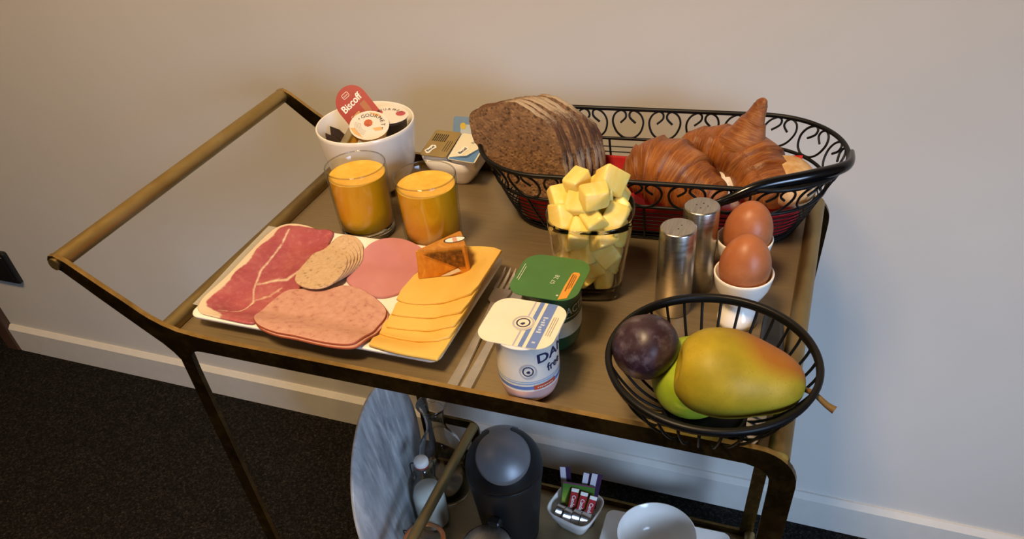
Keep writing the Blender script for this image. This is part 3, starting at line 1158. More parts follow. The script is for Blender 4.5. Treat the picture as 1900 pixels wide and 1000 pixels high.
def build_bowl():
    c = (.081, .3215, ZT)
    H = .085
    t = MB()
    prof = [(0.0, .0), (.026, .0), (.030, .002), (.040, .010), (.0485, .022), (.0535, .038), (.0565, .058), (.0590, .080), (.0592, H - .001), (.0583, H), (.0570, H - .001),
            (.0545, .058), (.051, .036), (.045, .022), (.034, .012), (.0, .009)]
    t.lathe(prof, 64, c)
    tag(t.build('bowl', M['ceramic']), 'deep round white ceramic bowl holding spread portions', 'bowl')
    W = M['white_plastic']
    # biscuit spread cup, red D-shaped lid
    red = plain('red_printed_foil_lid', '#a11f1e', .35, var=.03)
    view = Vector((.48, -.77, .40))
    root, P, lid = tub('spread_cup', 'spread cup with a red arched lid leaning on the bowl rim', 'portion cup', None,
                       (.0650, .3305, ZT + .1000), (.25, -.80, .55), (-.66, .10, .75), .040, .047, .020, red, W, D_shape=True)
    mb = MB(); put_text(mb, 'Biscoff', .0125, P, (-.0005, .0035), .06, .0003, .86, 0, .0003)
    mb.build('lettering', M['white_ink'], lid)
    mb = MB(); put_poly(mb, [(x, y) for x, y in rrect(.009, .0062, .0018, 3, -.001, .0145)], P, .0002); put_text(mb, 'lotus', .003, P, (-.001, .0145), .06, .0004)
    e = mb.build('emblem', M['white_ink'], lid)
    mb = MB(); put_poly(mb, [(x, y) for x, y in rrect(.0080, .0052, .0014, 3, -.001, .0145)], P, .0003)
    mb.build('emblem_field', red, lid)
    mb = MB(); put_poly(mb, rrect(.0075, .015, .0010, 2, .0095, -.0110), P, .0003)
    mb.build('biscuit_picture', plain('biscuit_print', '#a5623a', .5), lid)
    mb = MB(); put_text(mb, 'Crema', .0050, P, (-.006, -.0100), .08, .0003, .9, 0, .00015)
    mb.build('small_lettering', plain('cream_print', '#e3c98e', .5), lid)
    # jam cup behind, dark body
    root, P, lid = tub('jam_cup', 'dark jam portion cup with a pink and white lid at the right of the bowl', 'portion cup', None,
                       (.1060, .3350, ZT + .0890), (.08, -.16, .98), (-.2, .9, .4), .050, .036, .022, plain('white_foil_lid', '#e6ddcf', .3, var=.02),
                       plain('blackcurrant_jam', '#1d1113', .25), oval=True)
    mb = MB()
    for q in ((-.014, .004, .007), (.015, .003, .006)):
        put_poly(mb, [(q[0] + q[2] * math.cos(a), q[1] + q[2] * .8 * math.sin(a)) for a in [2 * PI * i / 14 for i in range(14)]], P, .0002)
    mb.build('fruit_picture', plain('raspberry_print', '#b9525a', .5), lid)
    mb = MB()
    for i, ch in enumerate('GOURMET'):
        a = math.radians(150 - 20 * i)
        put_text(mb, ch, .0058, P, (.017 * math.cos(a), .011 * math.sin(a)), a - PI / 2, .0004)
    mb.build('lettering', M['ink'], lid)
    # honey cup in front, white round lid with GOURMET in an arc
    root, P, lid = tub('honey_cup', 'honey cup with a round white lid showing an orange flower, in front', 'portion cup', None,
                       (.0960, .3060, ZT + .0880), (.18, -.42, .85), (-.25, .9, .45), .047, .041, .014, plain('white_foil_lid', '#e6ddcf', .3, var=.02),
                       plain('clear_honey_cup', '#c98f2c', .25), oval=True)
    mb = MB()
    for i, ch in enumerate('GOURMET'):
        a = math.radians(122 - 19.5 * i)
        put_text(mb, ch, .0068, P, (.0165 * math.cos(a), .0142 * math.sin(a)), a - PI / 2, .0004)
    for a in (142, -15):
        put_ring(mb, (.0165 * math.cos(math.radians(a)), .0142 * math.sin(math.radians(a))), 0.0001, .0008, P, .0004, 10)
    mb.build('lettering', M['ink'], lid)
    mb = MB()
    put_poly(mb, [((.0048 + .0006 * (i % 2)) * math.cos(2 * PI * i / 20) - .0015, (.0048 + .0006 * (i % 2)) * math.sin(2 * PI * i / 20) + .003) for i in range(20)], P, .0003)
    mb.build('flower_picture', plain('orange_flower_print', '#c2623a', .5, var=.2, scale=400), lid)
    mb = MB()
    for k in range(5):
        r = .0100 + .0017 * k
        for j in range(10):
            a0 = math.radians(165 + 9 * j)
            a1 = math.radians(165 + 9 * j + 6)
            put_poly(mb, [(r * math.cos(a0), r * .85 * math.sin(a0)), (r * math.cos(a1), r * .85 * math.sin(a1)), ((r + .0005) * math.cos(a1), (r + .0005) * .85 * math.sin(a1)),
                          ((r + .0005) * math.cos(a0), (r + .0005) * .85 * math.sin(a0))], P, .0003)
    mb.build('small_print', plain('grey_print', '#8a8780', .5), lid)
    mb = MB()
    put_poly(mb, [(-.0225, -.004), (-.016, -.0125), (-.006, -.0175), (-.010, -.012), (-.017, -.004)], P, .00025)
    put_poly(mb, [(.004, -.004), (.014, -.002), (.017, -.006), (.008, -.008)], P, .00025)
    put_poly(mb, [(-.002, .0185), (.010, .016), (.014, .012), (.004, .0135)], P, .00025)
    mb.build('peach_picture', plain('peach_print', '#e3b072', .5), lid)
    # small golden tub at its left
    root, P, lid = tub('butter_tub', 'small golden portion tub tilted beside two dark wrappers', 'portion cup', None,
                       (.0690, .2960, ZT + .0770), (-.55, -.35, .75), (.3, .9, .5), .022, .034, .012, plain('dull_gold_foil', '#a39366', .35, .4),
                       plain('golden_tub', '#cf9a2e', .35), corner=.008)
    # two dark chocolate wrappers
    for i, (p0, p1, w_, lb) in enumerate((((.0350, .3155, ZT + .0775), (.0640, .3080, ZT + .0500), .019, 'upper of two dark brown flat wrappers inside the bowl'),
                                          ((.0350, .3030, ZT + .0745), (.0620, .2960, ZT + .0480), .017, 'lower of two dark brown flat wrappers inside the bowl'))):
        p0, p1 = Vector(p0), Vector(p1)
        ax = (p1 - p0)
        L = ax.length
        Pq = Plane(p0, ax, (.4, .5, .8))
        mb = MB()
        out = [(0, 0), (L * .25, -w_ * .42), (L, -w_ * .5), (L, w_ * .5), (L * .25, w_ * .3)]
        mb.loft([[Pq(x, y, -.0015) for x, y in out], [Pq(x, y, .0015) for x, y in out]], True, True, 0, False)
        tag(mb.build('wrapper', plain('dark_brown_wrapper', '#2c1d16', .35)), lb, 'wrapper', 'dark wrappers in the bowl')


build_bowl()


# ================================================================== butter dish
def sq_dish(mb, c, w, d, h, rz, base=.68, e=4.5, t=.0035, wave=0.0):
    def ring(f, z, dw=0.0):
        r = []
        for x, y in superell(w / 2 * f - dw, d / 2 * f - dw, e, 56):
            q = rot2((x, y), rz)
            zz = z - (wave * (math.cos(4 * math.atan2(y, x)) * .5 + .5) if z > h * .9 else 0)
            r.append((c[0] + q[0], c[1] + q[1], c[2] + zz))
        return r
    mb.loft([ring(base - .12, 0), ring(base - .02, .0012), ring(base + .03, h * .18), ring(.90, h * .62), ring(1, h - .0008), ring(1, h, t * .4), ring(1, h - .0008, t * .8), ring(.90, h * .62, t),
             ring(base + .03, h * .22, t), ring(base - .2, .005)], True, True)


def build_butter_dish():
    c = (.1740, .3660, ZT)
    mb = MB()
    sq_dish(mb, c, .079, .066, .034, math.radians(-4), .60, 3.4, .0038, -.003)
    tag(mb.build('butter_dish', M['ceramic']), 'small squarish white dish of butter tubs behind the juice glasses', 'dish')
    W = M['white_plastic']

    def becel(P, lid, at, s=1.0, ang=0.0):
        mb = MB()
        put_poly(mb, [(at[0] + q[0] * s, at[1] + q[1] * s) for q in [rot2(w_, ang) for w_ in [(-.0085, -.002), (-.006, -.0048), (0, -.0035), (.006, -.0048), (.0085, 0), (.006, .0046), (0, .0036), (-.006, .0046)]]], P, .0003)
        em = mb.build('emblem', M['white_ink'], lid)
        mb = MB()
        put_text(mb, 'Becel', .0060 * s, P, at, ang, .0005, .9, 0, .0002)
        mb.build('lettering', plain('blue_grey_print', '#3b4a63', .5), lid)
    gold = plain('gold_foil_lid', '#a38c57', .38, .35)
    root, P, lid = tub('butter_tub', 'butter tub with a matt gold lid at the left of the white dish', 'butter tub', 'butter tubs in the white dish',
                       (.1600, .3560, ZT + .0480), (-.04, -.22, .97), (.06, .9, .3), .0365, .048, .018, gold, W, .003)
    becel(P, lid, (-.0085, -.0120), 1.0, 1.15)
    mb = MB()
    for k in range(7):
        put_strip(mb, -.0140 + .0028 * k, -.0128 + .0028 * k, .0030, .0170, P, .0003)
    for k in range(3):
        put_strip(mb, .0080 + .003 * k, .0086 + .003 * k, -.014, .006, P, .0003)
    mb.build('small_print', M['ink'], lid)
    blue = plain('pale_cream_lid', '#e3dfc9', .35, var=.02)
    root, P, lid = tub('butter_tub', 'butter tub with a cream and blue lid at the right of the white dish', 'butter tub', 'butter tubs in the white dish',
                       (.1985, .3520, ZT + .0475), (.02, -.26, .96), (.06, .9, .3), .0365, .047, .018, blue, W, .003)
    becel(P, lid, (-.0050, -.0065), 1.05, 1.15)
    mb = MB()
    put_poly(mb, [(-.0165, -.0228), (.0165, -.0228), (.0165, .006), (.0130, -.004), (.006, -.0170), (-.0165, -.0200)], P, .0002)
    mb.build('blue_band', plain('sky_blue_print', '#5b86bd', .4), lid)
    mb = MB(); put_text(mb, 'light', .006, P, (.004, .0125), 1.15, .0004)
    mb.build('small_lettering', plain('blue_grey_print', '#3b4a63', .5), lid)
    root, P, lid = tub('butter_tub', 'butter tub with a blue lid standing upright at the back of the dish', 'butter tub', 'butter tubs in the white dish',
                       (.1880, .3900, ZT + .0500), (.1, -.86, .5), (0, .3, 1), .050, .034, .012, plain('blue_foil_lid', '#7396c4', .35), W, .003)
    mb = MB(); put_poly(mb, rrect(.034, .012, .002, 3, .002, .002), P, .0003)
    mb.build('picture', plain('pale_blue_print', '#bccbdc', .4), lid)
    mb = MB(); put_poly(mb, [(-.012 + .004 * math.cos(2 * PI * i / 12), .006 + .004 * math.sin(2 * PI * i / 12)) for i in range(12)], P, .0005)
    mb.build('flower_picture', plain('yellow_print', '#d8c04a', .4), lid)


build_butter_dish()


# ================================================================== bread basket
BKC = Vector((.4285, .3340, ZT))
BKR = math.radians(4.5)
B_BASE, B_MID, B_RIM = (.308, .110), (.358, .153), (.388, .172)
H_MID, H_RIM = .050, .082


def bk_dims(h):
    if h <= H_MID:
        t = h / H_MID
        t = t ** .8
        return tuple(B_BASE[k] + (B_MID[k] - B_BASE[k]) * t for k in (0, 1))
    t = (h - H_MID) / (H_RIM - H_MID)
    return tuple(B_MID[k] + (B_RIM[k] - B_MID[k]) * t for k in (0, 1))


def stadium(u, h, inset=0.0):
    """point on the basket surface, u in 0..1 round the perimeter from the right end's middle"""
    L, W = bk_dims(h)
    L -= 2 * inset
    W -= 2 * inset
    r = W / 2
    a = L / 2 - r
    per = 4 * a + 2 * PI * r
    s_ = (u % 1.0) * per
    q = PI * r / 2
    if s_ < q:
        x, y = a + r * math.cos(s_ / r), r * math.sin(s_ / r)
    elif s_ < q + 2 * a:
        x, y = a - (s_ - q), r
    elif s_ < 3 * q + 2 * a:
        t = (s_ - q - 2 * a) / r + PI / 2
        x, y = -a + r * math.cos(t), r * math.sin(t)
    elif s_ < 3 * q + 4 * a:
        x, y = -a + (s_ - 3 * q - 2 * a), -r
    else:
        t = (s_ - 3 * q - 4 * a) / r + 1.5 * PI
        x, y = a + r * math.cos(t), r * math.sin(t)
    x, y = rot2((x, y), BKR)
    return Vector((BKC.x + x, BKC.y + y, BKC.z + h))


def bk_local(x, y, h):
    x, y = rot2((x, y), BKR)
    return Vector((BKC.x + x, BKC.y + y, BKC.z + h))


def build_basket():
    t = thing('bread_basket', BKC, 'black scrolled wire basket filled with bread and croissants', 'basket')
    K = M['black_wire']
    for nm, h, r in (('rim', H_RIM, .0025), ('middle_ring', H_MID, .0019), ('base_ring', .0026, .0022)):
        mb = MB(); mb.tube([stadium(i / 120, h) for i in range(120)], r, 10, closed=True)
        mb.build(nm, K, t)
    for k in range(7):
        mb = MB(); h = .0075 + .0056 * k
        mb.tube([stadium(i / 90, h) for i in range(90)], .0008, 6, closed=True)
        mb.build('wire', K, t)
    for k in range(14):
        u = (k + .5) / 14
        mb = MB(); mb.tube([stadium(u, h) for h in (.0026, .012, .022, .032, .042, H_MID)], .0014, 6)
        mb.build('rib', K, t)
    for k in range(9):
        mb = MB()
        y = -.044 + .011 * k
        x = .145 - (abs(y) ** 2) * 8
        mb.tube([bk_local(-x, y, .0035), bk_local(x, y, .0035)], .0008, 6)
        mb.build('floor_wire', K, t)
    half = [(-.5, .55), (-.14, .74), (-.15, .92), (-.42, 1.0), (-.82, .86), (-1, .58), (-.82, .24), (-.42, .04), (0, 0)]
    shape = half + [(-x, y) for x, y in half[-2::-1]]
    sp = smooth_path([(x, y, 0) for x, y in shape], 4)
    L, W = bk_dims(.07)
    per = 2 * (L - W) + PI * W
    ns = 22
    for k in range(ns):
        u0 = (k + .5) / ns
        mb = MB()
        hw = .42 / ns
        pts = [stadium(u0 - p.x * hw, H_MID + .0010 + p.y * (H_RIM - H_MID - .0024)) for p in sp]
        mb.tube(pts, .0013, 6)
        mb.build('scroll', K, t)
    # thick swing handle folded down along the front right
    mb = MB()
    path = smooth_path([stadium(.995, H_RIM + .004), stadium(.96, H_RIM + .0065, -.001), bk_local(.1565, -.064, H_RIM + .0065), bk_local(.1115, -.082, H_RIM + .002), bk_local(.0815, -.0905, H_RIM - .010),
                        bk_local(.0565, -.0905, H_RIM - .022)], 8)
    n = len(path)
    mb.tube(path, [.0038 + .0030 * math.sin(PI * min(1, i / n * 1.15)) for i in range(n)], 14, flat=.8)
    mb.build('handle', M['black_gloss'], t)


build_basket()


def build_liner():
    """folded red paper napkin: front wall, floor, back wall of the basket, ends at the right short of the curve"""
    mb = MB()
    nx = 40
    rows = []
    hs = [(-1, .0505), (-1, .043), (-1, .036), (-1, .029), (-1, .022), (-1, .015), (-1, .009), (-.8, .0065), (-.4, .006), (0, .006), (.4, .006), (.8, .0065), (1, .009), (1, .014), (1, .019), (1, .023), (1, .027), (1, .030), (1, .033)]
    x0, x1 = -.140, .154
    for j, (sd, h) in enumerate(hs):
        L, W = bk_dims(max(h, .0001))
        r = W / 2 - .0035
        a = L / 2 - W / 2
        row = []
        for i in range(nx + 1):
            x = x0 + (x1 - x0) * i / nx
            e = abs(x) - a
            hw = r if e <= 0 else math.sqrt(max(r * r - e * e, 1e-8))
            y = sd * hw
            hh = h
            if sd == 1 and h > .02:
                hh = h + (h - .02) * 1.9 * max(0, (x - .112) / .041)
            elif sd == -1 and h > .045:
                hh = h - .006 * abs(math.sin(x * 14))
            y += .0006 * math.sin(x * 160 + j)
            row.append(bk_local(x, y, hh))
        rows.append(row)
    rows2 = [[p + Vector((0, 0, .0004)) for p in r] for r in rows]
    n = nx + 1
    vs = [p for r in rows for p in r]
    fs = [[j * n + i, j * n + i + 1, (j + 1) * n + i + 1, (j + 1) * n + i] for j in range(len(rows) - 1) for i in range(nx)]
    mb.add(vs, fs)
    o = mb.build('napkin', M['napkin'])
    sol = o.modifiers.new('thickness', 'SOLIDIFY')
    sol.thickness = .0005
    tag(o, 'red paper napkin lining the black bread basket', 'napkin')


build_liner()


# ------------------------------------------------------------------ sliced loaf
def build_bread():
    d = Vector((.1001, .9656, -.2401)).normalized()
    step = Vector((.304, .9246, -.2294)) / .978
    u = Vector((.9947, -.1031, 0)).normalized()
    v = Vector((.0248, .2389, .9707))
    v = (v - d * v.dot(d)).normalized()
    P0 = Vector((.3008, .2975, .813))
    face = [(-.0751, -.0181), (-.0720, -.0363), (-.0615, -.0515), (-.0490, -.0648), (-.0329, -.0785), (-.0121, -.0905), (.0150, -.0960), (.0365, -.0940), (.0470, -.0815), (.0450, -.0648), (.0415, -.0508),
            (.0380, -.0382), (.0292, -.0186), (.0187, -.0099), (.0059, -.0045), (-.0135, .0040), (-.0289, .0051), (-.0385, .0013), (-.0562, -.0032), (-.0701, -.0090)]
    base = chaikin(face, 2)
    cx, cy = -.018, -.045
    labs = ['front brown bread slice, its crumb facing the viewer', 'second bread slice from the front of the leaning stack', 'third bread slice from the front of the leaning stack',
            'fourth bread slice from the front of the leaning stack', 'fifth bread slice from the front of the leaning stack', 'sixth bread slice from the front of the leaning stack',
            'seventh bread slice, last but one at the rear of the stack', 'rearmost bread slice, nearest the croissants']
    T = .0112
    for k in range(8):
        rr = random.Random(k)
        sx, sy = rr.uniform(-.0016, .0016), rr.uniform(-.0016, .0016)
        grow = 1.0 - .012 * max(0, k - 4)
        out = []
        for i, (a, b) in enumerate(base):
            ang = math.atan2(b - cy, a - cx)
            f = grow * (1 + .010 * math.sin(ang * 5 + k * 1.7) + .007 * math.sin(ang * 17 + k * 3.1) + rr.uniform(-.009, .009))
            out.append((cx + (a - cx) * f + sx, cy + (b - cy) * f + sy - (0.0012 * k if k > 5 else 0)))
        org = P0 + step * (k * (T + .0008))
        fs = [(.03, 0.0002), (.35, .0), (.7, .0001), (.93, .0002), (.985, .0007), (1.0, .0024), (1.004, T * .5), (1.0, T - .0022), (.985, T - .0007), (.93, T), (.6, T), (.03, T)]
        mb = MB()
        rings = [[org + u * (cx + (a - cx) * f) + v * (cy + (b - cy) * f) + d * z for a, b in out] for f, z in fs]
        mb.loft(rings[:5], True, False, 0)
        mb.loft(rings[4:9], False, False, 1)
        mb.loft(rings[8:], False, True, 0)
        fl = []
        for p in mb.v:
            q = p - org
            a, b = q.dot(u), q.dot(v)
            top = max(0, 1 - abs(a + .006) / .050) * (1 if b > -.03 else 0) * 1.05
            rt = max(0, 1 - abs(b + .058) / .030) * (1 if a > .015 else 0) * 1.0
            fl.append(min(1, max(top, rt)))
        mb.attr['flour'] = fl
        o = mb.build('bread_slice', [M['crumb'], M['crust']], origin=org + v * (-.05))
        tag(o, labs[k], 'bread', 'brown bread slices')


build_bread()


# ------------------------------------------------------------------ croissants and rolls
def croissant_body(mb, spine, radii, squash=.86, rings_n=70, seg=36, folds=7, roll=0.0, tw=1.0):
    sp = smooth_path(spine, 16)
    ra = [v.x for v in smooth_path([(r, 0, 0) for r in radii], 16)]
    n = len(sp)
    base = len(mb.v)
    rings = []
    gro = []
    up = Vector((0, 0, 1))
    for i in range(n):
        t = sp[min(i + 1, n - 1)] - sp[max(i - 1, 0)]
        t.normalize()
        b = t.cross(up).normalized()
        a = b.cross(t)
        ring = []
        s_ = i / (n - 1)
        for k in range(seg):
            th = 2 * PI * k / seg + roll
            ph_ = s_ * folds + .16 * math.sin(th + 1.0) * tw + .05 * math.sin(3 * th)
            fr = ph_ - math.floor(ph_)
            g = fr ** 1.6                      # each rolled layer rises, then steps down
            m = (1 + .13 * (g - .5) + .012 * math.sin(9 * th + 20 * s_))
            r = max(.0006, ra[i]) * m
            ring.append(sp[i] + a * (math.sin(th) * r * squash) + b * (math.cos(th) * r))
            gro.append(max(0, 1 - abs(fr - .04) / .09) * .55)
        rings.append(ring)
    mb.loft(rings, True, True)
    g0 = mb.attr.setdefault('groove', [])
    g0 += [0.0] * (base - len(g0)) + gro
    g0 += [0.0] * (len(mb.v) - len(g0))
    for i in range(n):
        for k in range(seg):
            mb.uv[base + i * seg + k] = (i / n * 1.0, k / seg * 2)


def build_pastries():
    z = ZT
    mb = MB()
    croissant_body(mb, [(.3960, .3280, z + .045), (.4060, .3300, z + .047), (.4270, .3330, z + .051), (.4530, .3260, z + .050), (.4790, .3130, z + .045), (.5000, .3010, z + .046), (.5100, .2950, z + .046)],
                   [.008, .0225, .0340, .0370, .0290, .0185, .006], folds=8, roll=.4, squash=1.06)
    tag(mb.build('croissant', M['croissant']), 'front croissant, its blunt end against the bread slices', 'croissant', 'croissants in the basket')
    mb = MB()
    croissant_body(mb, [(.4480, .3860, z + .063), (.4600, .3860, z + .064), (.4850, .3810, z + .064), (.5150, .3680, z + .062), (.5400, .3440, z + .052), (.5560, .3180, z + .048), (.5620, .3060, z + .046)],
                   [.005, .0150, .0250, .0330, .0330, .0270, .012], folds=8, roll=1.0)
    croissant_body(mb, [(.5150, .3600, z + .058), (.5165, .3640, z + .072), (.5195, .3690, z + .086), (.5235, .3740, z + .099), (.5270, .3775, z + .110), (.5285, .3780, z + .117), (.5280, .3770, z + .1195)],
                   [.024, .0285, .0212, .0135, .0088, .0066, .002], folds=4, squash=.9)
    tag(mb.build('croissant', M['croissant']), 'rear croissant with a pointed tip sticking up above the rim', 'croissant', 'croissants in the basket')

    def roll(c, a, b, h, name, m, label, rz=0.0, sd=1):
        mb = MB()
        rings = []
        for i in range(1, 15):
            ph_ = -PI / 2 + PI * i / 15
            r = math.cos(ph_)
            zz = math.sin(ph_)
            zz = zz if zz > -.6 else -.6 + (zz + .6) * .3
            ring = []
            for k in range(36):
                th = 2 * PI * k / 36
                w_ = 1 + .03 * math.sin(3 * th + sd) + .02 * math.sin(5 * th + i * .4)
                q = rot2((a * r * w_ * math.cos(th), b * r * w_ * math.sin(th)), rz)
                ring.append((c[0] + q[0], c[1] + q[1], c[2] + zz * h))
            rings.append(ring)
        mb.loft(rings, True, True)
        tag(mb.build(name, m), label, 'bread roll', 'bread rolls in the basket')
    roll((.5680, .3400, z + .050), .029, .040, .024, 'bread_roll', M['roll'], 'pale crusty bread roll at the right end under the basket handle', .5, 1)
    roll((.5080, .3380, z + .030), .024, .022, .026, 'bread_roll', M['white_roll'], 'white floured roll showing behind the front croissant tip', .3, 2)
    roll((.3890, .2950, z + .034), .018, .016, .019, 'bread_roll', M['white_roll'], 'white floured roll end beside the pineapple, in the basket', .1, 3)


build_pastries()


# ================================================================== glass of pineapple
def build_pineapple():
    c = Vector((.3996, .1800, ZT))
    H = .088
    rz = math.radians(12)
    t = thing('dessert_glass', c, 'squarish clear glass heaped with pineapple chunks', 'glass')

    def half(z):
        return .0300 + (.0420 - .0300) * (z / H) ** .9

    def ring(z, inset, e):
        return [(*rot2(p, rz), z) for p in superell(half(z) - inset, half(z) - inset, e, 64)]
    ez = lambda z: 4.2 - 1.5 * (z / H)
    zs = [.001, .006, .02, .035, .05, .065, .08, H - .0008]
    mb = MB()
    R = [ring(0.0, .004, 4.2), ring(.001, .0012, 4.2)] + [ring(z, 0, ez(z)) for z in zs[1:]] + [ring(H, .0006, ez(H)), ring(H - .0006, .0016, ez(H))]
    R += [ring(z, .0022, ez(z)) for z in (.08, .065, .05, .035, .02, .0130)] + [ring(.0115, .006, 4.2)]
    mb.loft(R, True, True)
    mb.build('tumbler', M['glass_base'], t, world=False)
    # pack chunk centres in the glass and heap them above it
    N = 47
    rs = np.random.RandomState(4)
    P = np.column_stack([rs.uniform(-.02, .02, N), rs.uniform(-.02, .02, N), np.linspace(.024, .125, N)])
    rad = .0102
    ca, sa = math.cos(-rz), math.sin(-rz)
    for it in range(1500):
        P[:, 2] -= .00022
        P[:, :2] *= .9985
        for _ in range(2):
            D = P[:, None, :] - P[None, :, :]
            L = np.sqrt((D ** 2).sum(2)) + np.eye(N) + 1e-9
            ov = np.clip(2 * rad - L, 0, None) * (1 - np.eye(N))
            P += (D / L[..., None] * ov[..., None] * .45).sum(1)
            P[:, 2] = np.maximum(P[:, 2], .0125 + rad)
            zz = np.clip(P[:, 2], 0, None)
            lim = .0300 + .0120 * np.minimum(zz / H, 1) ** .9 - .0052 - rad
            inside = P[:, 2] < H + .004
            x = P[:, 0] * ca - P[:, 1] * sa
            y = P[:, 0] * sa + P[:, 1] * ca
            q = (np.abs(x) ** 3 + np.abs(y) ** 3) ** (1 / 3) + 1e-9
            f = np.where(inside & (q > lim), lim / q, 1.0)
            P[:, 0] *= f
            P[:, 1] *= f
            out = (~inside)
            rr = np.sqrt(P[:, 0] ** 2 + P[:, 1] ** 2) + 1e-9
            lm = np.clip(.0335 - (P[:, 2] - H) * .55, .012, None)
            f2 = np.where(out & (rr > lm), lm / rr, 1.0)
            P[:, :2] *= f2[:, None]
    protos = []
    for k in range(7):
        rr = random.Random(100 + k)
        bm = bmesh.new()
        a, b, h = rr.uniform(.0108, .0134), rr.uniform(.0088, .0112), rr.uniform(.0078, .0104)
        tp = rr.uniform(.25, .9)
        for sx in (-1, 1):
            for sy in (-1, 1):
                for sz in (-1, 1):
                    f = tp if sz > 0 else 1.0
                    bm.verts.new((sx * a * (f if k % 2 else 1) + rr.uniform(-.0026, .0026), sy * b * f + rr.uniform(-.0024, .0024), sz * h + rr.uniform(-.0022, .0022)))
        bmesh.ops.convex_hull(bm, input=bm.verts)
        bmesh.ops.dissolve_limit(bm, angle_limit=.12, verts=bm.verts, edges=bm.edges)
        bmesh.ops.bevel(bm, geom=list(bm.edges), offset=.0023, segments=3, affect='EDGES', profile=.6)
        me = bpy.data.meshes.new('pineapple_chunk')
        bm.to_mesh(me)
        bm.free()
        me.materials.append(M['pineapple'])
        for p in me.polygons:
            p.use_smooth = True
        protos.append(me)
    for i in range(N):
        rr = random.Random(i)
        o = bpy.data.objects.new('pineapple_chunk', protos[i % 7])
        COL.objects.link(o)
        o.location = c + Vector(P[i])
        o.rotation_euler = (rr.uniform(0, 6.28), rr.uniform(0, 6.28), rr.uniform(0, 6.28))
        tag(o, 'yellow pineapple chunk heaped in the clear glass', 'pineapple', 'pineapple chunks in the glass')


build_pineapple()


# ================================================================== shakers, egg cups, eggs
def build_shakers():
    H, R0, R1 = .0905, .0172, .0166
    for (x, y, holes, lb) in ((.4862, .1612, [(.004, -.001), (-.0028, .0016)], 'front brushed steel shaker with two pepper holes'),
                              (.4990, .2045, [(.0045, .0012), (-.0005, .0052), (.0006, -.0050), (-.0050, .0010)], 'rear brushed steel shaker with four holes, by the basket')):
        pass
    specs = [((.4862, .1612), [(0.0006, -.0034), (.0022, .0034)], 'front brushed steel shaker with two holes in its lid'),
             ((.5000, .2025), [(.0052, .0), (.0006, .0042), (-.0008, -.0046), (-.0052, .0006)], 'rear brushed steel shaker with four holes, by the bread basket')]
    for (x, y), holes, lb in specs:
        t = thing('shaker', (x, y, ZT), lb, 'shaker', 'steel salt and pepper shakers')
        mb = MB()
        mb.lathe([(0, 0), (R0 - .001, 0), (R0, .001), (R1, H - .0016), (R1 - .0005, H - .0005), (R1 - .0016, H)], 48)
        mb.build('body', M['steel'], t, world=False)
        mb = MB()
        mb.lathe([(R1 - .0016, H), (0, H + .0001)], 48)
        mb.build('lid', M['steel_top'], t, world=False)
        for hx, hy in holes:
            mb = MB()
            mb.lathe([(.00085, H + .0001), (.0006, H + .00025), (0, H + .00025)], 12, (hx, hy, 0))
            mb.build('hole', M['ink'], t, world=False)


build_shakers()


def build_eggs():
    prof = [(0, 0), (.0165, 0), (.0185, .0012), (.0182, .0060), (.0150, .0130), (.0110, .0190), (.0108, .0220), (.0140, .0265), (.0200, .0330), (.0242, .0420), (.0262, .0530), (.0264, .0552),
            (.0256, .0560), (.0246, .0552), (.0222, .0430), (.0165, .0345), (.0, .0310)]
    specs = [((.5480, .1570), 'front white porcelain egg cup beside the steel shaker', 'front brown boiled egg in the nearer egg cup'),
             ((.5412, .2140), 'rear white porcelain egg cup next to the bread basket', 'rear brown boiled egg beside the bread basket')]
    cup = egg = None
    for (x, y), l1, l2 in specs:
        if cup is None:
            mb = MB(); mb.lathe(prof, 48)
            cup = mb.build('egg_cup', M['ceramic'], world=False)
            cup.location = (x, y, ZT)
            tag(cup, l1, 'egg cup', 'white egg cups')
            mb = MB()
            pr = []
            a, L = .0226, .0575
            for i in range(1, 24):
                t = PI * i / 24
                zc = -math.cos(t)
                r = a * math.sin(t) * (1 + .10 * -zc * .9)
                pr.append((r, L / 2 * (zc + 1)))
            mb.lathe([(0.0, 0.0)] + pr + [(0, L)], 40)
            egg = mb.build('boiled_egg', M['egg'], world=False)
            egg.location = (x, y, ZT + .0345)
            tag(egg, l2, 'egg', 'brown boiled eggs')
        else:
            o = cup.copy(); COL.objects.link(o); o.location = (x, y, ZT); o['label'] = l1
            o = egg.copy(); COL.objects.link(o); o.location = (x, y, ZT + .0345); o['label'] = l2; o.rotation_euler = (.06, .04, 1.3)


build_eggs()


# ================================================================== fruit basket
FBC = Vector((.5405, .0265, ZT))


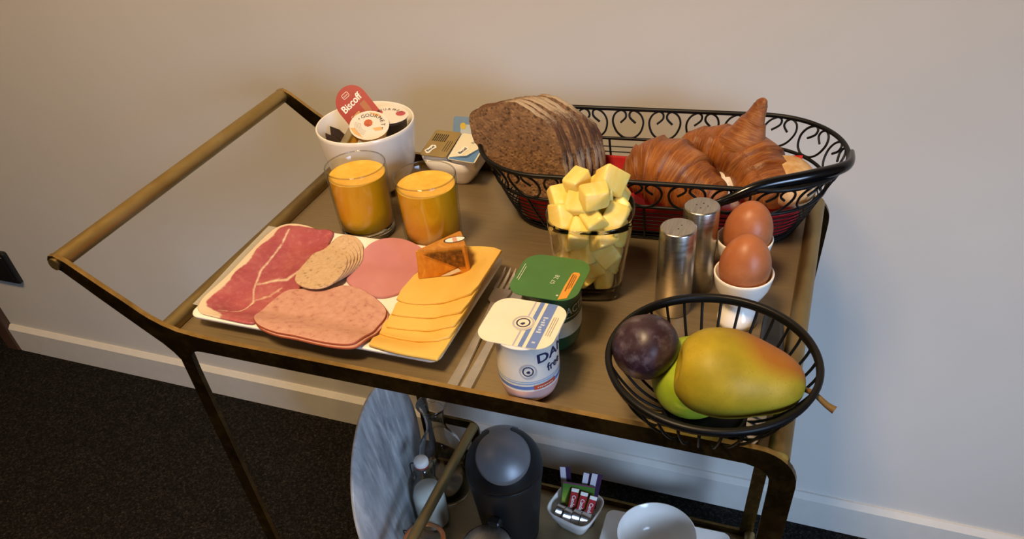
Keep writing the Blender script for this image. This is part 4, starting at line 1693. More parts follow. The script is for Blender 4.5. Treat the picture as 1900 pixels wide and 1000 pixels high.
def build_fruit_basket():
    t = thing('fruit_basket', FBC, 'round black wire fruit basket with a pear and plum', 'basket')
    K = M['black_wire']
    RR, HB = .0795, .061
    mb = MB()
    n = 72
    prof = [(RR - .0015, HB - .0050), (RR + .0020, HB - .0044), (RR + .0034, HB), (RR + .0022, HB + .0020), (RR - .0005, HB + .0024), (RR - .0020, HB + .0012), (RR - .0022, HB - .0030), (RR - .0015, HB - .0050)]
    mb.lathe(prof, n)
    mb.build('rim', K, t, world=False)
    for k in range(32):
        a = 2 * PI * (k + .3) / 32
        pts = [(RR, HB - .003), (RR - .003, HB - .012), (.068, .034), (.056, .018), (.043, .0075), (.033, .0030)]
        sp = smooth_path([(r * math.cos(a), r * math.sin(a), z) for r, z in pts], 4)
        mb = MB(); mb.tube(sp, .00125, 6)
        mb.build('rib', K, t, world=False)
    mb = MB(); mb.tube([(.033 * math.cos(2 * PI * i / 48), .033 * math.sin(2 * PI * i / 48), .0026) for i in range(48)], .0025, 10, closed=True)
    mb.build('base_ring', K, t, world=False)
    mb = MB()
    mb.lathe([(.033, .0022), (.033, .0034), (0, .0034)], 40)
    mb.build('base_plate', K, t, world=False)
    # apple
    mb = MB()
    r = .0335
    pr = [(0, .0045), (.006, .0030), (.013, .0012), (.020, .0022), (.028, .010), (.0325, .022), (.0335, .033), (.031, .044), (.025, .0525), (.016, .0575), (.009, .0575), (.004, .0550), (0, .0520)]
    mb.lathe([(p.x, p.y) for p in smooth_path([(a, b, 0) for a, b in pr], 3)], 40, (FBC.x - .0130, FBC.y + .0035, ZT + .0045))
    o = mb.build('apple', M['apple'])
    tag(o, 'green apple mostly hidden under the pear', 'apple')
    # plum
    mb = MB()
    R = .0262
    rings = []
    for i in range(1, 22):
        a = PI * i / 22
        ring = []
        for k in range(44):
            th = 2 * PI * k / 44
            dent = 1 - .035 * math.exp(-((th - 1.1) / .22) ** 2) * math.sin(a)
            ring.append((R * 1.02 * math.sin(a) * math.cos(th) * dent, R * math.sin(a) * math.sin(th) * dent, -R * .99 * math.cos(a) + .002 * math.exp(-(a / .3) ** 2) - .002 * math.exp(-((PI - a) / .25) ** 2)))
        rings.append(ring)
    mb.loft(rings, True, True)
    o = mb.build('plum', M['plum'], world=False)
    o.location = (.4890, .0225, ZT + .0640)
    o.rotation_euler = (.5, -.7, .3)
    tag(o, 'dusty dark purple plum at the left of the fruit basket', 'plum')
    # pear lying on its side
    A = Vector((.5285, -.0045, ZT + .0735))
    B = Vector((.6030, .0080, ZT + .0620))
    ax = (B - A).normalized()
    root = thing('pear', (A.x + .03, A.y, ZT + .045), 'ripe yellow pear with a red blush lying across the fruit basket', 'pear')
    s1 = ax.cross(Vector((0, 0, 1))).normalized()
    s2 = s1.cross(ax)
    L = (B - A).length
    pr = [(-.006, .006), (-.009, .013), (-.0065, .0215), (.004, .0300), (.016, .0332), (.028, .0336), (.040, .0315), (.052, .0278), (.064, .0236), (.073, .0190), (.0790, .0138), (.0825, .0080), (.0838, .0020)]
    sp = smooth_path([(a, b, 0) for a, b in pr], 4)
    mb = MB()
    rings = [[A + ax * p.x + (s1 * math.cos(2 * PI * k / 48) + s2 * math.sin(2 * PI * k / 48)) * p.y * (1 + .02 * math.sin(2 * PI * k / 48 * 3 + p.x * 30)) for k in range(48)] for p in sp]
    mb.loft(rings, True, True)
    bl = []
    nn = Vector((.35, .55, .75)).normalized()
    for p in mb.v:
        q = p - (A + ax * .03)
        perp = (q - ax * q.dot(ax))
        along = q.dot(ax)
        dd = perp.normalized().dot(nn) if perp.length > 1e-5 else 0
        bl.append(max(0, dd) * max(0, min(1, .55 + along / .06)) * 1.05)
    mb.attr['blush'] = bl
    mb.build('body', M['pear'], root)
    mb = MB()
    tip = A + ax * .0820
    path = smooth_path([tip, tip + ax * .010 + Vector((0, -.002, -.002)), tip + ax * .020 + Vector((0, -.0075, -.0055)), tip + ax * .0250 + Vector((.001, -.0105, -.0065))], 5)
    n = len(path)
    mb.tube(path, [.0020 + .0014 * (i / n) ** 3 + .0006 * (1 if i < 2 else 0) for i in range(n)], 10)
    mb.build('stem', plain('brown_pear_stem', '#6d5426', .7, var=.2), root)
    mb = MB()
    q = A + ax * -.0045
    mb.tube([q + ax * .001, q - ax * .0012], [.0042, .0030], 10)
    mb.build('calyx', plain('dried_calyx', '#3a2c18', .8), root)


build_fruit_basket()


# ================================================================== cutlery
def build_cutlery():
    z = ZT
    # bread knife along the right rail
    t = thing('bread_knife', (.583, .08, z), 'knife with a black handle lying along the right tray rail', 'knife')
    mb = MB()
    out = chaikin([(.5745, .078), (.5730, .110), (.5712, .140), (.5712, .163), (.5770, .1690), (.5860, .1660), (.5900, .150), (.5935, .115), (.5940, .078)], 2)
    c = (sum(p[0] for p in out) / len(out), sum(p[1] for p in out) / len(out))
    ring = lambda f, h: [(c[0] + (x - c[0]) * f, c[1] + (y - c[1]) * f, z + h) for x, y in out]
    mb.loft([ring(.88, .0008), ring(1, .004), ring(1, .009), ring(.9, .0125), ring(.6, .0140)], True, True)
    mb.build('handle', M['black_plastic'], t)
    mb = MB()
    bl = [(.5770, .080), (.5900, .080), (.5898, .050), (.5890, .020), (.5860, .002), (.5820, -.0055), (.5775, -.0088), (.5750, -.002), (.5748, .020), (.5755, .050)]
    mb.prism(bl, z + .0030, z + .0046, axis='z')
    mb.build('blade', M['cutlery'], t)

    def ribbon(pts, name, root, th=.0018):
        """pts: (x, y, halfwidth, height) along the piece"""
        mb = MB()
        rings = []
        for i, (x, y, hw, h) in enumerate(pts):
            a = pts[max(i - 1, 0)]
            b = pts[min(i + 1, len(pts) - 1)]
            dx, dy = b[0] - a[0], b[1] - a[1]
            L = math.hypot(dx, dy)
            nx, ny = dy / L, -dx / L
            rings.append([(x + nx * hw, y + ny * hw, z + h), (x + nx * hw * .85, y + ny * hw * .85, z + h + th), (x - nx * hw * .85, y - ny * hw * .85, z + h + th), (x - nx * hw, y - ny * hw, z + h)])
        mb.loft(rings, True, True, 0, False)
        return mb.build(name, M['cutlery'], root)
    t = thing('fork', (.319, .09, z), 'steel fork lying beside the plate, tines pointing away', 'fork')
    ribbon([(.3225, -.0080, .0058, .0004), (.3218, .02, .0055, .0004), (.3205, .05, .0046, .001), (.3190, .08, .0034, .003), (.3180, .105, .0030, .0050), (.3175, .118, .0044, .0052), (.3170, .124, .0095, .0040), (.3165, .140, .0112, .0016),
            (.3163, .147, .0112, .0012)], 'handle', t)
    for k in range(4):
        o = -.0092 + .00613 * k
        ribbon([(.3163 + o, .1465, .0021, .0012), (.3162 + o, .158, .0018, .0012), (.3160 + o * .97, .170, .0015, .0030), (.3158 + o * .95, .1795, .0006, .0055)], 'tine', t, .0014)
    t = thing('table_knife', (.3345, .09, z), 'steel table knife lying between the fork and white yogurt', 'knife')
    ribbon([(.3362, -.0080, .0058, .0004), (.3358, .02, .0054, .0004), (.3350, .05, .0046, .0004), (.3342, .075, .0042, .0004), (.3340, .080, .0042, .0004)], 'handle', t, .003)
    ribbon([(.3340, .080, .0042, .0006), (.3336, .092, .0078, .0006), (.3326, .120, .0082, .0006), (.3318, .145, .0076, .0006), (.3306, .158, .0050, .0006), (.3295, .163, .0015, .0006)], 'blade', t, .0012)


build_cutlery()


# ================================================================== yogurt pots
def build_yogurts():
    # --- white pot
    c = Vector((.3905, .0165, ZT))
    H = .0705
    t = thing('yogurt_pot', c, 'white yogurt pot with blue stripes on its lid, front one', 'yogurt')
    rad = [(0.0, .0), (.014, .0), (.0185, .0015), (.0228, .0065), (.0250, .0125), (.0262, .0200), (.0266, .030), (.0264, .0450), (.0268, .062), (.0285, .0672), (.0290, .0690), (.0, .0690)]

    def rat(z):
        for (r0_, z0), (r1_, z1) in zip(rad[:-2], rad[1:-1]):
            if z0 <= z <= z1 and z1 > z0:
                return r0_ + (r1_ - r0_) * (z - z0) / (z1 - z0)
        return .026
    mb = MB()
    mb.lathe(rad[:6], 56, mi=1)
    mb.lathe(rad[5:], 56, mi=0)
    pink = plain('pink_fruit_yogurt', '#d9b3b0', .35, var=.03)
    mb.build('cup', [M['white_plastic'], pink], t, world=False)

    def cyl(a0):
        def f(x, y, lift=0.0):
            r = rat(y) + lift
            a = a0 + x / .0264
            return Vector((r * math.cos(a), r * math.sin(a), y))
        return f
    view = math.atan2(-.44667 - c.y, .57816 - c.x)          # the side of the pot that faces into the room
    F = cyl(view)
    G = lambda x, y, l=0.0: F(x, y, l)
    def band(name, x0, x1, y0, y1, col, lift=.0002, slope=0.0, n=30):
        mb = MB()
        vs = []
        for i in range(n + 1):
            x = x0 + (x1 - x0) * i / n
            vs += [G(x, y0 + slope * x, lift), G(x, y1 + slope * x, lift)]
        mb.add(vs, [[2 * i, 2 * i + 2, 2 * i + 3, 2 * i + 1] for i in range(n)], 0, True)
        return mb.build(name, col, t, world=False)
    band('blue_band', -.045, .045, .0225, .0262, plain('royal_blue_print', '#5d80c4', .4), .0002)
    band('light_blue_band', -.045, .045, .0285, .0298, plain('pale_blue_band', '#9dbbdf', .4), .0002)
    band('light_blue_band', -.045, .045, .0310, .0318, plain('pale_blue_band', '#9dbbdf', .4), .0002)
    band('red_banner', .0030, .0240, .0218, .0268, plain('red_banner_print', '#c4573f', .4), .0004, .03)
    mb = MB()
    for k in range(9):
        put_strip(mb, .0060 + .0017 * k, .0070 + .0017 * k, .0240 + .03 * .0017 * k, .0251 + .03 * .0017 * k, G, .0006)
    mb.build('small_lettering', M['white_ink'], t, world=False)
    mb = MB(); put_text(mb, 'DAN', .0135, G, (.0235, .0555), .06, .0004, 1.15, 0, .0004)
    mb.build('lettering', M['navy_ink'], t, world=False)
    mb = MB(); put_text(mb, 'free', .0115, G, (.0240, .0425), .08, .0004, .9, 0, .00025)
    mb.build('script_lettering', M['navy_ink'], t, world=False)
    mb = MB(); put_ring(mb, (-.0010, .0430), .0037, .0047, G, .0004, 28, 0, 1.1)
    put_poly(mb, [(-.0025, .0415), (0, .0408), (.0010, .0430), (-.0005, .0438), (-.0020, .0430)], G, .0004)
    mb.build('emblem', M['navy_ink'], t, world=False)
    mb = MB(); put_ring(mb, (-.0010, .0430), .0062, .0072, G, .0004, 28, 0, 1.1)
    mb.build('emblem_ring', plain('pale_grey_print2', '#b9bac4', .5), t, world=False)
    # lid
    Pl = Plane((-.0040, .0035, H - .0006), (1, 0, 0), (0, 1, 0))
    out = rrect(.0650, .0600, .0145, 7)
    foil = plain('cream_foil_lid', '#e8e1cd', .32, .0, var=.02)
    mb = MB()
    mb.loft([[Pl(x, y, -.0006 - .0012 * (abs(x) > .030)) for x, y in out], [Pl(x, y, 0) for x, y in out]], True, True, 0, False)
    lid = mb.build('lid', foil, t, world=False)
    lilac = plain('lilac_blue_print', '#6a86c8', .4)

    def stripe(x0, x1, name, col, lf=.0002, y0=-.03, y1=.03):
        mb = MB()
        ys = [y0 + (y1 - y0) * i / 16 for i in range(17)]
        def lim(x):           # half depth of the lid at x
            e = abs(x) - (.0325 - .0145)
            return .0299 if e <= 0 else .0299 - .0145 + math.sqrt(max(.0145 ** 2 - e * e, 0))
        vs = []
        for f in (-1, 1):
            for x in (x0, x1):
                vs.append(Pl(x, f * lim(x), lf))
        mb.add([vs[0], vs[1], vs[3], vs[2]], [[0, 1, 2, 3]], 0, False)
        return mb.build(name, col, lid, world=False)
    stripe(.0015, .0028, 'blue_stripe', plain('pale_lilac_print', '#b6b5cf', .4))
    stripe(.0062, .0100, 'blue_stripe', lilac)
    stripe(.0130, .0215, 'blue_stripe', lilac)
    mb = MB(); put_ring(mb, (.001, -.0005), 0.0, .0098, Pl, .0004, 32)
    mb.build('emblem_field', foil, lid, world=False)
    mb = MB(); put_ring(mb, (.001, -.0005), .0048, .0060, Pl, .0006, 32)
    put_poly(mb, [(-.0014, -.0026), (.0012, -.0036), (.003, -.0015), (.002, .0002), (.0, -.0006)], Pl, .0006)
    mb.build('emblem', M['navy_ink'], lid, world=False)
    mb = MB(); put_ring(mb, (.001, -.0005), .0076, .0092, Pl, .0006, 32)
    mb.build('emblem_ring', plain('pale_grey_print2', '#b9bac4', .5), lid, world=False)
    mb = MB()
    for k in range(7):
        put_strip(mb, .0150 + .0006 * (k % 2), .0190 - .0008 * (k % 3), -.0100 + .0032 * k, -.0080 + .0032 * k, Pl, .0004)
    put_strip(mb, .0158, .0186, -.0235, -.0215, Pl, .0004)
    mb.build('lettering', plain('pale_blue_white_print', '#c3d0ea', .4), lid, world=False)
    mb = MB()
    for k in range(3):
        put_strip(mb, .0235 + .0018 * k, .0239 + .0018 * k, -.012, .013, Pl, .0003)
    mb.build('small_print', plain('grey_print', '#8a8780', .5), lid, world=False)
    # --- green pot
    c = Vector((.3900, .0855, ZT))
    t = thing('yogurt_pot', c, 'green yogurt pot with an orange tag on its lid', 'yogurt')
    gr = plain('green_plastic_pot', '#1f4a2c', .35, var=.05)
    mb = MB(); mb.lathe(rad, 56)
    mb.build('cup', gr, t, world=False)
    view = math.atan2(-.44667 - c.y, .57816 - c.x)
    F = cyl(view)
    mb = MB()
    vs = []
    n = 40
    for i in range(n + 1):
        x = -.052 + .104 * i / n
        vs += [F(x, .0260 - .004 * math.cos(x * 40), .0003), F(x, .0400 - .003 * math.cos(x * 40 + .6), .0003)]
    mb.add(vs, [[2 * i, 2 * i + 2, 2 * i + 3, 2 * i + 1] for i in range(n)], 0, True)
    mb.build('white_band', M['silver_ink'], t, world=False)
    mb = MB(); put_text(mb, 'ACTIVIA', .0115, F, (.0300, .0505), .05, .0004, .85, 0, .0002)
    put_strip(mb, .0110, .028, .0425, .0431, F, .0004, 8)
    mb.build('lettering', M['silver_ink'], t, world=False)
    Pl = Plane((-.0015, .0025, H - .0006), (1, 0, 0), (0, 1, 0))
    out = rrect(.0625, .0640, .0160, 7)
    mb = MB()
    mb.loft([[Pl(x, y, -.0006) for x, y in out], [Pl(x, y, 0) for x, y in out]], True, True, 0, False)
    lid = mb.build('lid', plain('green_foil_lid', '#4a7c3f', .36, .2, var=.05), t, world=False)
    mb = MB(); put_poly(mb, [(.0165, -.0312), (.0235, -.0270), (.0250, .0085), (.0235, .0115), (.0190, .0115), (.0175, .0085), (.0165, -.010)], Pl, .0002)
    mb.build('orange_tag', plain('orange_tag_print', '#e39a35', .4), lid, world=False)
    mb = MB()
    put_strip(mb, .0186, .0198, -.018, .008, Pl, .0004); put_strip(mb, .0206, .0214, -.014, .008, Pl, .0004); put_strip(mb, .0222, .0230, -.012, .006, Pl, .0004)
    mb.build('small_print', plain('brown_print', '#8a5a22', .5), lid, world=False)
    mb = MB()
    put_text(mb, '07 28', .0062, Pl, (.0055, -.0035), PI / 2 - .12, .0004)
    put_strip(mb, -.0280, -.0274, -.010, .014, Pl, .0004); put_strip(mb, -.0260, -.0254, -.012, .010, Pl, .0004); put_strip(mb, .0135, .0155, -.0265, -.0245, Pl, .0004)
    mb.build('lettering', plain('pale_green_print', '#c9d6c0', .5), lid, world=False)


build_yogurts()


# ================================================================== lower shelf
def build_disc():
    x0, a, cy, r, b = .0600, .0900, .2425, .1485, .1950
    up = Vector((-math.sin(a) * math.cos(b), -math.sin(a) * math.sin(b), math.cos(a)))
    u = Vector((-math.sin(b), math.cos(b), 0))
    n = u.cross(up).normalized()
    c = Vector((x0, cy, ZS + .0008)) + up * r
    th = .0055
    def ring(f, d):
        return [c + (u * math.cos(2 * PI * i / 96) + up * math.sin(2 * PI * i / 96)) * r * f - n * d for i in range(96)]
    mb = MB()
    mb.loft([ring(.02, 0), ring(.6, 0), ring(.992, 0), ring(1, .0012), ring(1, th - .001), ring(.99, th), ring(.02, th)], True, True)
    o = mb.build('serving_board', M['disc'])
    tag(o, 'round cloudy grey marbled serving board leaning upright on the lower shelf', 'board')


build_disc()


def build_bottles():
    c = (.0850, .3365, ZS)
    t = thing('carafe', c, 'clear glass water carafe with a flared lip behind the milk bottle', 'carafe')
    prof = [(0, .001), (.034, .0005), (.0385, .003), (.0395, .010), (.0392, .075), (.0385, .105), (.034, .128), (.0245, .146), (.0178, .160), (.0160, .176), (.0165, .194), (.0195, .210), (.0250, .2195), (.0258, .2210),
            (.0250, .2218), (.0240, .2205), (.0182, .210), (.0150, .194), (.0146, .176), (.0164, .160), (.023, .1445), (.0322, .127), (.0367, .104), (.0375, .075), (.0378, .012), (.034, .007), (0, .0065)]
    mb = MB(); mb.lathe(prof, 56)
    mb.build('glass_body', M['glass_base'], t, world=False)
    mb = MB()
    for rr_, zz_ in ((.0250, .2212), (.0180, .2085)):
        mb.tube([(rr_ * math.cos(2 * PI * i / 48), rr_ * math.sin(2 * PI * i / 48), zz_) for i in range(48)], .0010, 8, closed=True)
        mb.build('lip', M['glass_lip'], t, world=False)
        mb = MB()
    # swing-top milk bottle
    c = (.0885, .2660, ZS)
    t = thing('milk_bottle', c, 'swing-top glass bottle of milk with a white stopper', 'bottle')
    H = .150
    prof = [(0, .001), (.025, .0005), (.0280, .003), (.0288, .008), (.0288, .060), (.0280, .078), (.0235, .098), (.0170, .116), (.0145, .126), (.0142, .134), (.0150, .136), (.0150, .140), (.0128, .142), (.0122, .150),
            (.0110, .150), (.0112, .140), (.0128, .126), (.0155, .115), (.0220, .097), (.0268, .077), (.0275, .060), (.0275, .010), (.024, .005), (0, .005)]
    mb = MB(); mb.lathe(prof, 48)
    mb.build('glass_body', M['glass'], t, world=False)
    mb = MB(); mb.lathe([(0, .0055), (.0235, .0055), (.0268, .010), (.0270, .060), (.0264, .076), (.0225, .0900), (0, .0902)], 48)
    mb.build('milk', M['milk'], t, world=False)
    mb = MB(); mb.lathe([(.0095, .148), (.0108, .1520), (.0122, .1535), (.0122, .1600), (.0108, .1635), (.004, .1648), (0, .1648)], 32)
    mb.build('stopper', M['white_plastic'], t, world=False)
    mb = MB(); mb.lathe([(.0098, .1500), (.0125, .1505), (.0128, .1525), (.0118, .1537), (.0098, .1537)], 32)
    mb.build('gasket', plain('red_rubber_gasket', '#a03a34', .5), t, world=False)
    mb = MB()
    for s_ in (-1, 1):
        e = Vector((.88, .47, 0)) * s_
        f = Vector((.47, -.88, 0))
        pts = [e * .0118 + Vector((0, 0, .158)), e * .0180 + Vector((0, 0, .1565)), e * .0190 + f * .001 + Vector((0, 0, .146)), e * .0182 + f * .004 + Vector((0, 0, .132)), e * .0165 + f * .007 + Vector((0, 0, .1255)),
               e * .0152 + f * .003 + Vector((0, 0, .130)), e * .0152 + Vector((0, 0, .138))]
        mb.tube(smooth_path(pts, 4), .0011, 6)
    mb.build('wire_clip', plain('dark_wire', '#4a4745', .35, .9), t, world=False)
    # clip jar with biscuits
    c = (.1230, .1760, ZS)
    t = thing('clip_jar', c, 'glass clip jar of biscuits with an orange rubber ring', 'jar')
    RJ = .0325
    prof = [(0, .001), (RJ - .004, .0005), (RJ, .004), (RJ, .066), (RJ - .003, .072), (RJ - .003, .078), (RJ - .005, .078), (RJ - .005, .072), (RJ - .002, .066), (RJ - .002, .006), (0, .004)]
    mb = MB(); mb.lathe(prof, 44)
    mb.build('glass_body', M['glass'], t, world=False)
    mb = MB(); mb.lathe([(RJ - .006, .0785), (RJ + .001, .0785), (RJ + .0018, .0800), (RJ + .001, .0815), (RJ - .006, .0815), (RJ - .006, .0785)], 44)
    mb.build('rubber_ring', plain('orange_rubber_ring', '#b5713f', .5), t, world=False)
    mb = MB(); mb.lathe([(RJ - .004, .082), (RJ, .083), (RJ, .087), (RJ - .004, .089), (.024, .0885), (.021, .0870), (0, .0865), (0, .0845), (.021, .085), (RJ - .004, .082)], 44)
    mb.build('lid', M['glass'], t, world=False)
    mb = MB()
    for a in (2.5, 3.0):
        e = Vector((math.cos(a), math.sin(a), 0))
        mb.tube(smooth_path([e * (RJ + .001) + Vector((0, 0, .084)), e * (RJ + .008) + Vector((0, 0, .080)), e * (RJ + .006) + Vector((0, 0, .070)), e * (RJ + .001) + Vector((0, 0, .062))], 5), .0012, 6)
    mb.build('wire_clip', plain('dark_wire', '#4a4745', .35, .9), t, world=False)
    for k, (x, y, z, rx) in enumerate(((-.008, .006, .012, .2), (.010, -.006, .020, -.3), (-.004, -.008, .032, .25), (.006, .008, .042, -.2), (.0, 0, .056, .3))):
        mb = MB()
        mb.box(-.013, .013, -.009, .009, -.003, .003, 0, .0015)
        o = mb.build('biscuit', plain('golden_biscuit', '#b9813f', .7, var=.15), world=False)
        o.location = Vector(c) + Vector((x, y, z))
        o.rotation_euler = (rx, -rx * .6, k * 1.1)
        tag(o, 'small golden biscuit inside the glass clip jar', 'biscuit', 'biscuits in the clip jar')


build_bottles()


def build_bin():
    c = Vector((.2245, .2890, ZS))
    t = thing('table_bin', c, 'dark grey tabletop waste bin with a silver swing lid', 'bin')
    HS, RS = .165, .0615
    body = plain('dark_grey_bin_body', '#18191b', .45, spec=.3, var=.05)
    mb = MB()
    mb.lathe([(0, 0), (.044, 0), (.047, .002), (.049, .03), (.0585, .135), (.0612, HS - .006), (RS, HS - .001), (RS - .001, HS), (RS - .004, HS)], 64)
    mb.build('body', body, t, world=False)
    # dome collar
    DH = .066
    dome = lambda f: (RS * math.sqrt(max(0, 1 - f * f)), HS + DH * f)
    mb = MB()
    mb.lathe([(RS - .003, HS)] + [dome(.02 + .96 * i / 16) for i in range(17)] + [(0, HS + DH * .985)], 64)
    mb.build('dome', plain('matt_black_dome', '#0e0f11', .5, spec=.3, var=.05), t, world=False)
    # silver oval flap plus the strap that runs over the top
    va = math.atan2(-.44667 - c.y, .57816 - c.x)
    e1 = Vector((math.cos(va), math.sin(va), 0))
    e2 = Vector((-e1.y, e1.x, 0))

    def on(p, q, lift):
        """p towards the viewer, q sideways, as fractions of the dome radius"""
        rr = math.hypot(p, q)
        if rr > .999:
            p, q = p / rr * .999, q / rr * .999
            rr = .999
        z = HS + DH * math.sqrt(1 - rr * rr)
        nrm = (e1 * p + e2 * q) * (RS / RS) / RS + Vector((0, 0, math.sqrt(1 - rr * rr) / DH))
        nrm.normalize()
        return (e1 * p + e2 * q) * RS + Vector((0, 0, z)) + nrm * lift
    def patch(outline, name, m, lift, par):
        cx = sum(p[0] for p in outline) / len(outline)
        cy = sum(p[1] for p in outline) / len(outline)
        mb = MB()
        R = []
        for f in (.03, .2, .4, .6, .8, .93, 1.0):
            R.append([on(cx + (p - cx) * f, cy + (q - cy) * f, lift) for p, q in outline])
        R.append([on(p, q, 0.0002) for p, q in outline])
        mb.loft(R, True, False)
        return mb.build(name, m, par, world=False)
    flap = [(.34 + .60 * math.cos(2 * PI * i / 56), .66 * math.sin(2 * PI * i / 56)) for i in range(56)]
    fl = patch(flap, 'swing_lid', M['lid_grey'], .0022, t)
    prof = [(-.97, .62), (-.85, .56), (-.70, .46), (-.55, .34), (-.42, .27), (-.30, .25), (-.20, .27), (-.10, .33), (.0, .36)]
    strap = [(p, q) for p, q in prof] + [(.0, .18), (.0, 0), (.0, -.18)] + [(p, -q) for p, q in prof[::-1]] + [(-.99, -.4), (-.99, -.2), (-.99, 0), (-.99, .2), (-.99, .4)]
    patch(strap, 'hinge_strap', M['lid_grey'], .0021, t)
    # steel lidded pot with a black thumb block, only its top in the picture
    c = Vector((.2300, .1830, ZS))
    t = thing('lidded_pot', c, 'brushed steel lidded pot with black hinge block before the bin', 'pot')
    mb = MB()
    mb.lathe([(0, 0), (.034, 0), (.037, .002), (.0385, .010), (.0385, .091), (.0395, .095), (.0395, .0995), (.0375, .1005)], 48)
    mb.build('body', M['black_gloss'], t, world=False)
    mb = MB()
    mb.lathe([(.0376, .0998), (.0365, .1018), (.020, .1035), (0, .1040)], 48)
    mb.build('lid', M['steel_top'], t, world=False)
    mb = MB()
    mb.box(-.0115, .0085, .0315, .0475, .086, .112, 0, .003)
    mb.build('hinge_block', M['black_plastic'], t, world=False)


build_bin()


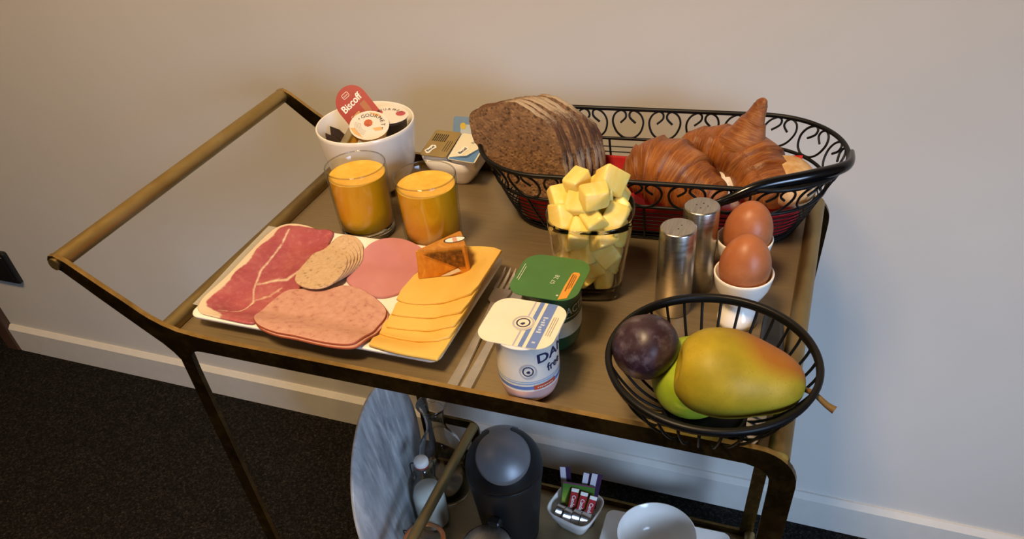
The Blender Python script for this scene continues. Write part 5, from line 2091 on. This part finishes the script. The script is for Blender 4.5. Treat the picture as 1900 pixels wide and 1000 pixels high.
def build_sachets():
    c = Vector((.3250, .3380, ZS))
    H = .046
    rz = math.radians(-14)
    mb = MB()
    sq_dish(mb, c, .084, .078, H, rz, .66, 4.2, .003)
    tag(mb.build('sachet_bowl', M['ceramic']), 'small square white bowl of creamers and sugar sticks', 'bowl')
    # four silver creamer tubs, on their sides along the front
    lb = ['silver creamer tub at the left end of the row of four', 'second silver creamer tub from the left', 'third silver creamer tub from the left', 'silver creamer tub at the right end of the row']
    for k in range(4):
        x = -.0215 + .0142 * k
        y = -.0130 - .0015 * (k % 2) + (.004 if k == 0 else 0)
        t = thing('creamer_tub', (c.x + x * 1.05 - .002, c.y + y * .95, c.z + .0195), lb[k], 'creamer', 'silver creamer tubs in the square bowl')
        ax = Vector((.93, -.28, .22)).normalized()
        s1 = ax.cross(Vector((0, 0, 1))).normalized()
        s2 = s1.cross(ax)
        o = Vector((0, 0, .0105))
        pr = [(-.0005, .002), (0, .0170), (.0008, .0170), (.0012, .0155), (.0130, .0125), (.0135, .001)]
        mb = MB()
        mb.loft([[o + ax * a + (s1 * math.cos(2 * PI * i / 28) + s2 * math.sin(2 * PI * i / 28)) * r for i in range(28)] for a, r in pr], True, True)
        mb.build('cup', M['pale_steel'], t, world=False)
    # green tea sachet behind
    def card(name, cc, w_, h_, nrm, up, m, label, cat, group=None, th=.0012):
        nrm = Vector(nrm).normalized()
        up = (Vector(up) - nrm * Vector(up).dot(nrm)).normalized()
        P = Plane(cc, up.cross(nrm), up)
        root = thing(name, Vector(cc) - up * h_ / 2, label, cat, group)
        mb = MB()
        mb.loft([[P(x, y, z) for x, y in rrect(w_, h_, .0006, 1)] for z in (-th / 2, th / 2)], True, True, 0, False)
        b = mb.build('packet', m, root)
        return root, P, b
    t = NT('green_yellow_tea_print')
    v = t.coord('Generated')
    gr = t.n('ShaderNodeTexGradient', gradient_type='SPHERICAL')
    mp = t.n('ShaderNodeMapping')
    mp.inputs['Location'].default_value = (-.35, 0, -.15)
    mp.inputs['Scale'].default_value = (1.0, 0, 1.2)
    t.l(v, mp.inputs['Vector'])
    t.l(mp.outputs[0], gr.inputs[0])
    t.col(t.ramp(gr.outputs[0], [(0.1, '#4c7a2e'), (0.5, '#8fae35'), (0.9, '#e0c93a')]))
    t.set(Roughness=.4)
    root, P, b = card('tea_sachet', (c.x + .001, c.y + .0110, c.z + .049), .054, .058, (.12, -.93, .33), (0, .4, 1), t.m, 'green and yellow tea sachet standing in the square bowl', 'sachet')
    mb = MB(); put_strip(mb, -.027, .027, .0265, .029, P, .0009)
    mb.build('purple_edge', plain('purple_print', '#7a2f5c', .4), b)
    mb = MB(); put_text(mb, 'T', .010, P, (-.012, -.004), 0, .0010, 1, 0, .0004)
    mb.build('lettering', plain('dark_red_print', '#5c1f1c', .4), b)
    red = plain('red_stick_print', '#b01f22', .4, var=.03)
    ll = ['left red sweetener stick in the square bowl', 'middle red sweetener stick in the square bowl', 'right red sweetener stick in the square bowl']
    for k in range(3):
        cc = (c.x - .0045 + .0155 * k, c.y - .0010 - .0030 * k, c.z + .0440 - .0010 * k)
        root, P, b = card('sweetener_stick', (cc[0], cc[1] + .001, cc[2] + .005), .0125, .052, (.2, -.80, .52), (.10 + .05 * k, .4, 1), red, ll[k], 'sweetener', 'red sweetener sticks')
        mb = MB(); put_strip(mb, -.0062, .0062, .0195, .0258, P, .0009)
        mb.build('white_end', M['white_ink'], b)
        mb = MB(); put_text(mb, 'Canderel', .0092, P, (0, -.0010), -PI / 2, .0010, .85, 0, .0002)
        mb.build('lettering', M['white_ink'], b)
    ll = ['leftmost white and purple stick standing at the back of the square bowl', 'middle white and purple stick standing at the bowl back', 'rightmost white and purple stick standing at the bowl back']
    pur = plain('deep_purple_print', '#3a2145', .45)
    for k, (x, z, l) in enumerate(((-.024, .070, -.16), (.0115, .070, .08), (.0255, .073, .10))):
        cc = (c.x + x, c.y + .0270 - .0035 * (k > 0), c.z + z - .010)
        root, P, b = card('sugar_stick', cc, .0180, .066, (.1, -.9, .38), (l, .3, 1), pur, ll[k], 'sugar stick', 'purple sugar sticks')
        mb = MB(); put_strip(mb, -.0085, .0010, -.02, .0325, P, .0009)
        mb.build('white_side', plain('lilac_white_print', '#d9d3dc', .4), b)


build_sachets()


def build_crockery():
    # flat square plate, the big bowl on it and a red packet
    cx, cy = .4800, .2760
    mb = MB()
    def ring(f, z):
        return [(*(Vector((cx, cy)) + Vector(rot2((x * f, y * f), math.radians(2)))), ZS + z) for x, y in rrect(.208, .200, .014, 6)]
    mb.loft([ring(.7, .0005), ring(.9, .003), ring(1, .0095), ring(.998, .0105), ring(.985, .0105), ring(.9, .0068), ring(.7, .0045), ring(.02, .0045)], True, True)
    tag(mb.build('saucer_plate', M['porcelain']), 'white square plate under the large bowl on the lower shelf', 'plate')
    c = (.4700, .3000, ZS + .0046)
    mb = MB()
    prof = [(0, 0), (.028, 0), (.030, .001), (.031, .004), (.040, .012), (.0500, .026), (.0575, .044), (.0620, .064), (.0626, .0660), (.0618, .0668), (.0606, .0660), (.0555, .044), (.048, .028), (.038, .0155), (.02, .0085), (0, .0075)]
    mb.lathe(prof, 64, c)
    tag(mb.build('bowl', M['ceramic']), 'large empty white bowl on the lower shelf', 'bowl')
    mb = MB()
    mb.box(-.022, .022, -.012, .012, -.0015, .0015, 0, .0006)
    o = mb.build('sachet', plain('red_sachet', '#a5202a', .4), world=False)
    o.location = (.4020, .2890, ZS + .0110)
    o.rotation_euler = (0, 0, .5)
    tag(o, 'small red packet on the square plate at the left of the bowl', 'packet')


build_crockery()
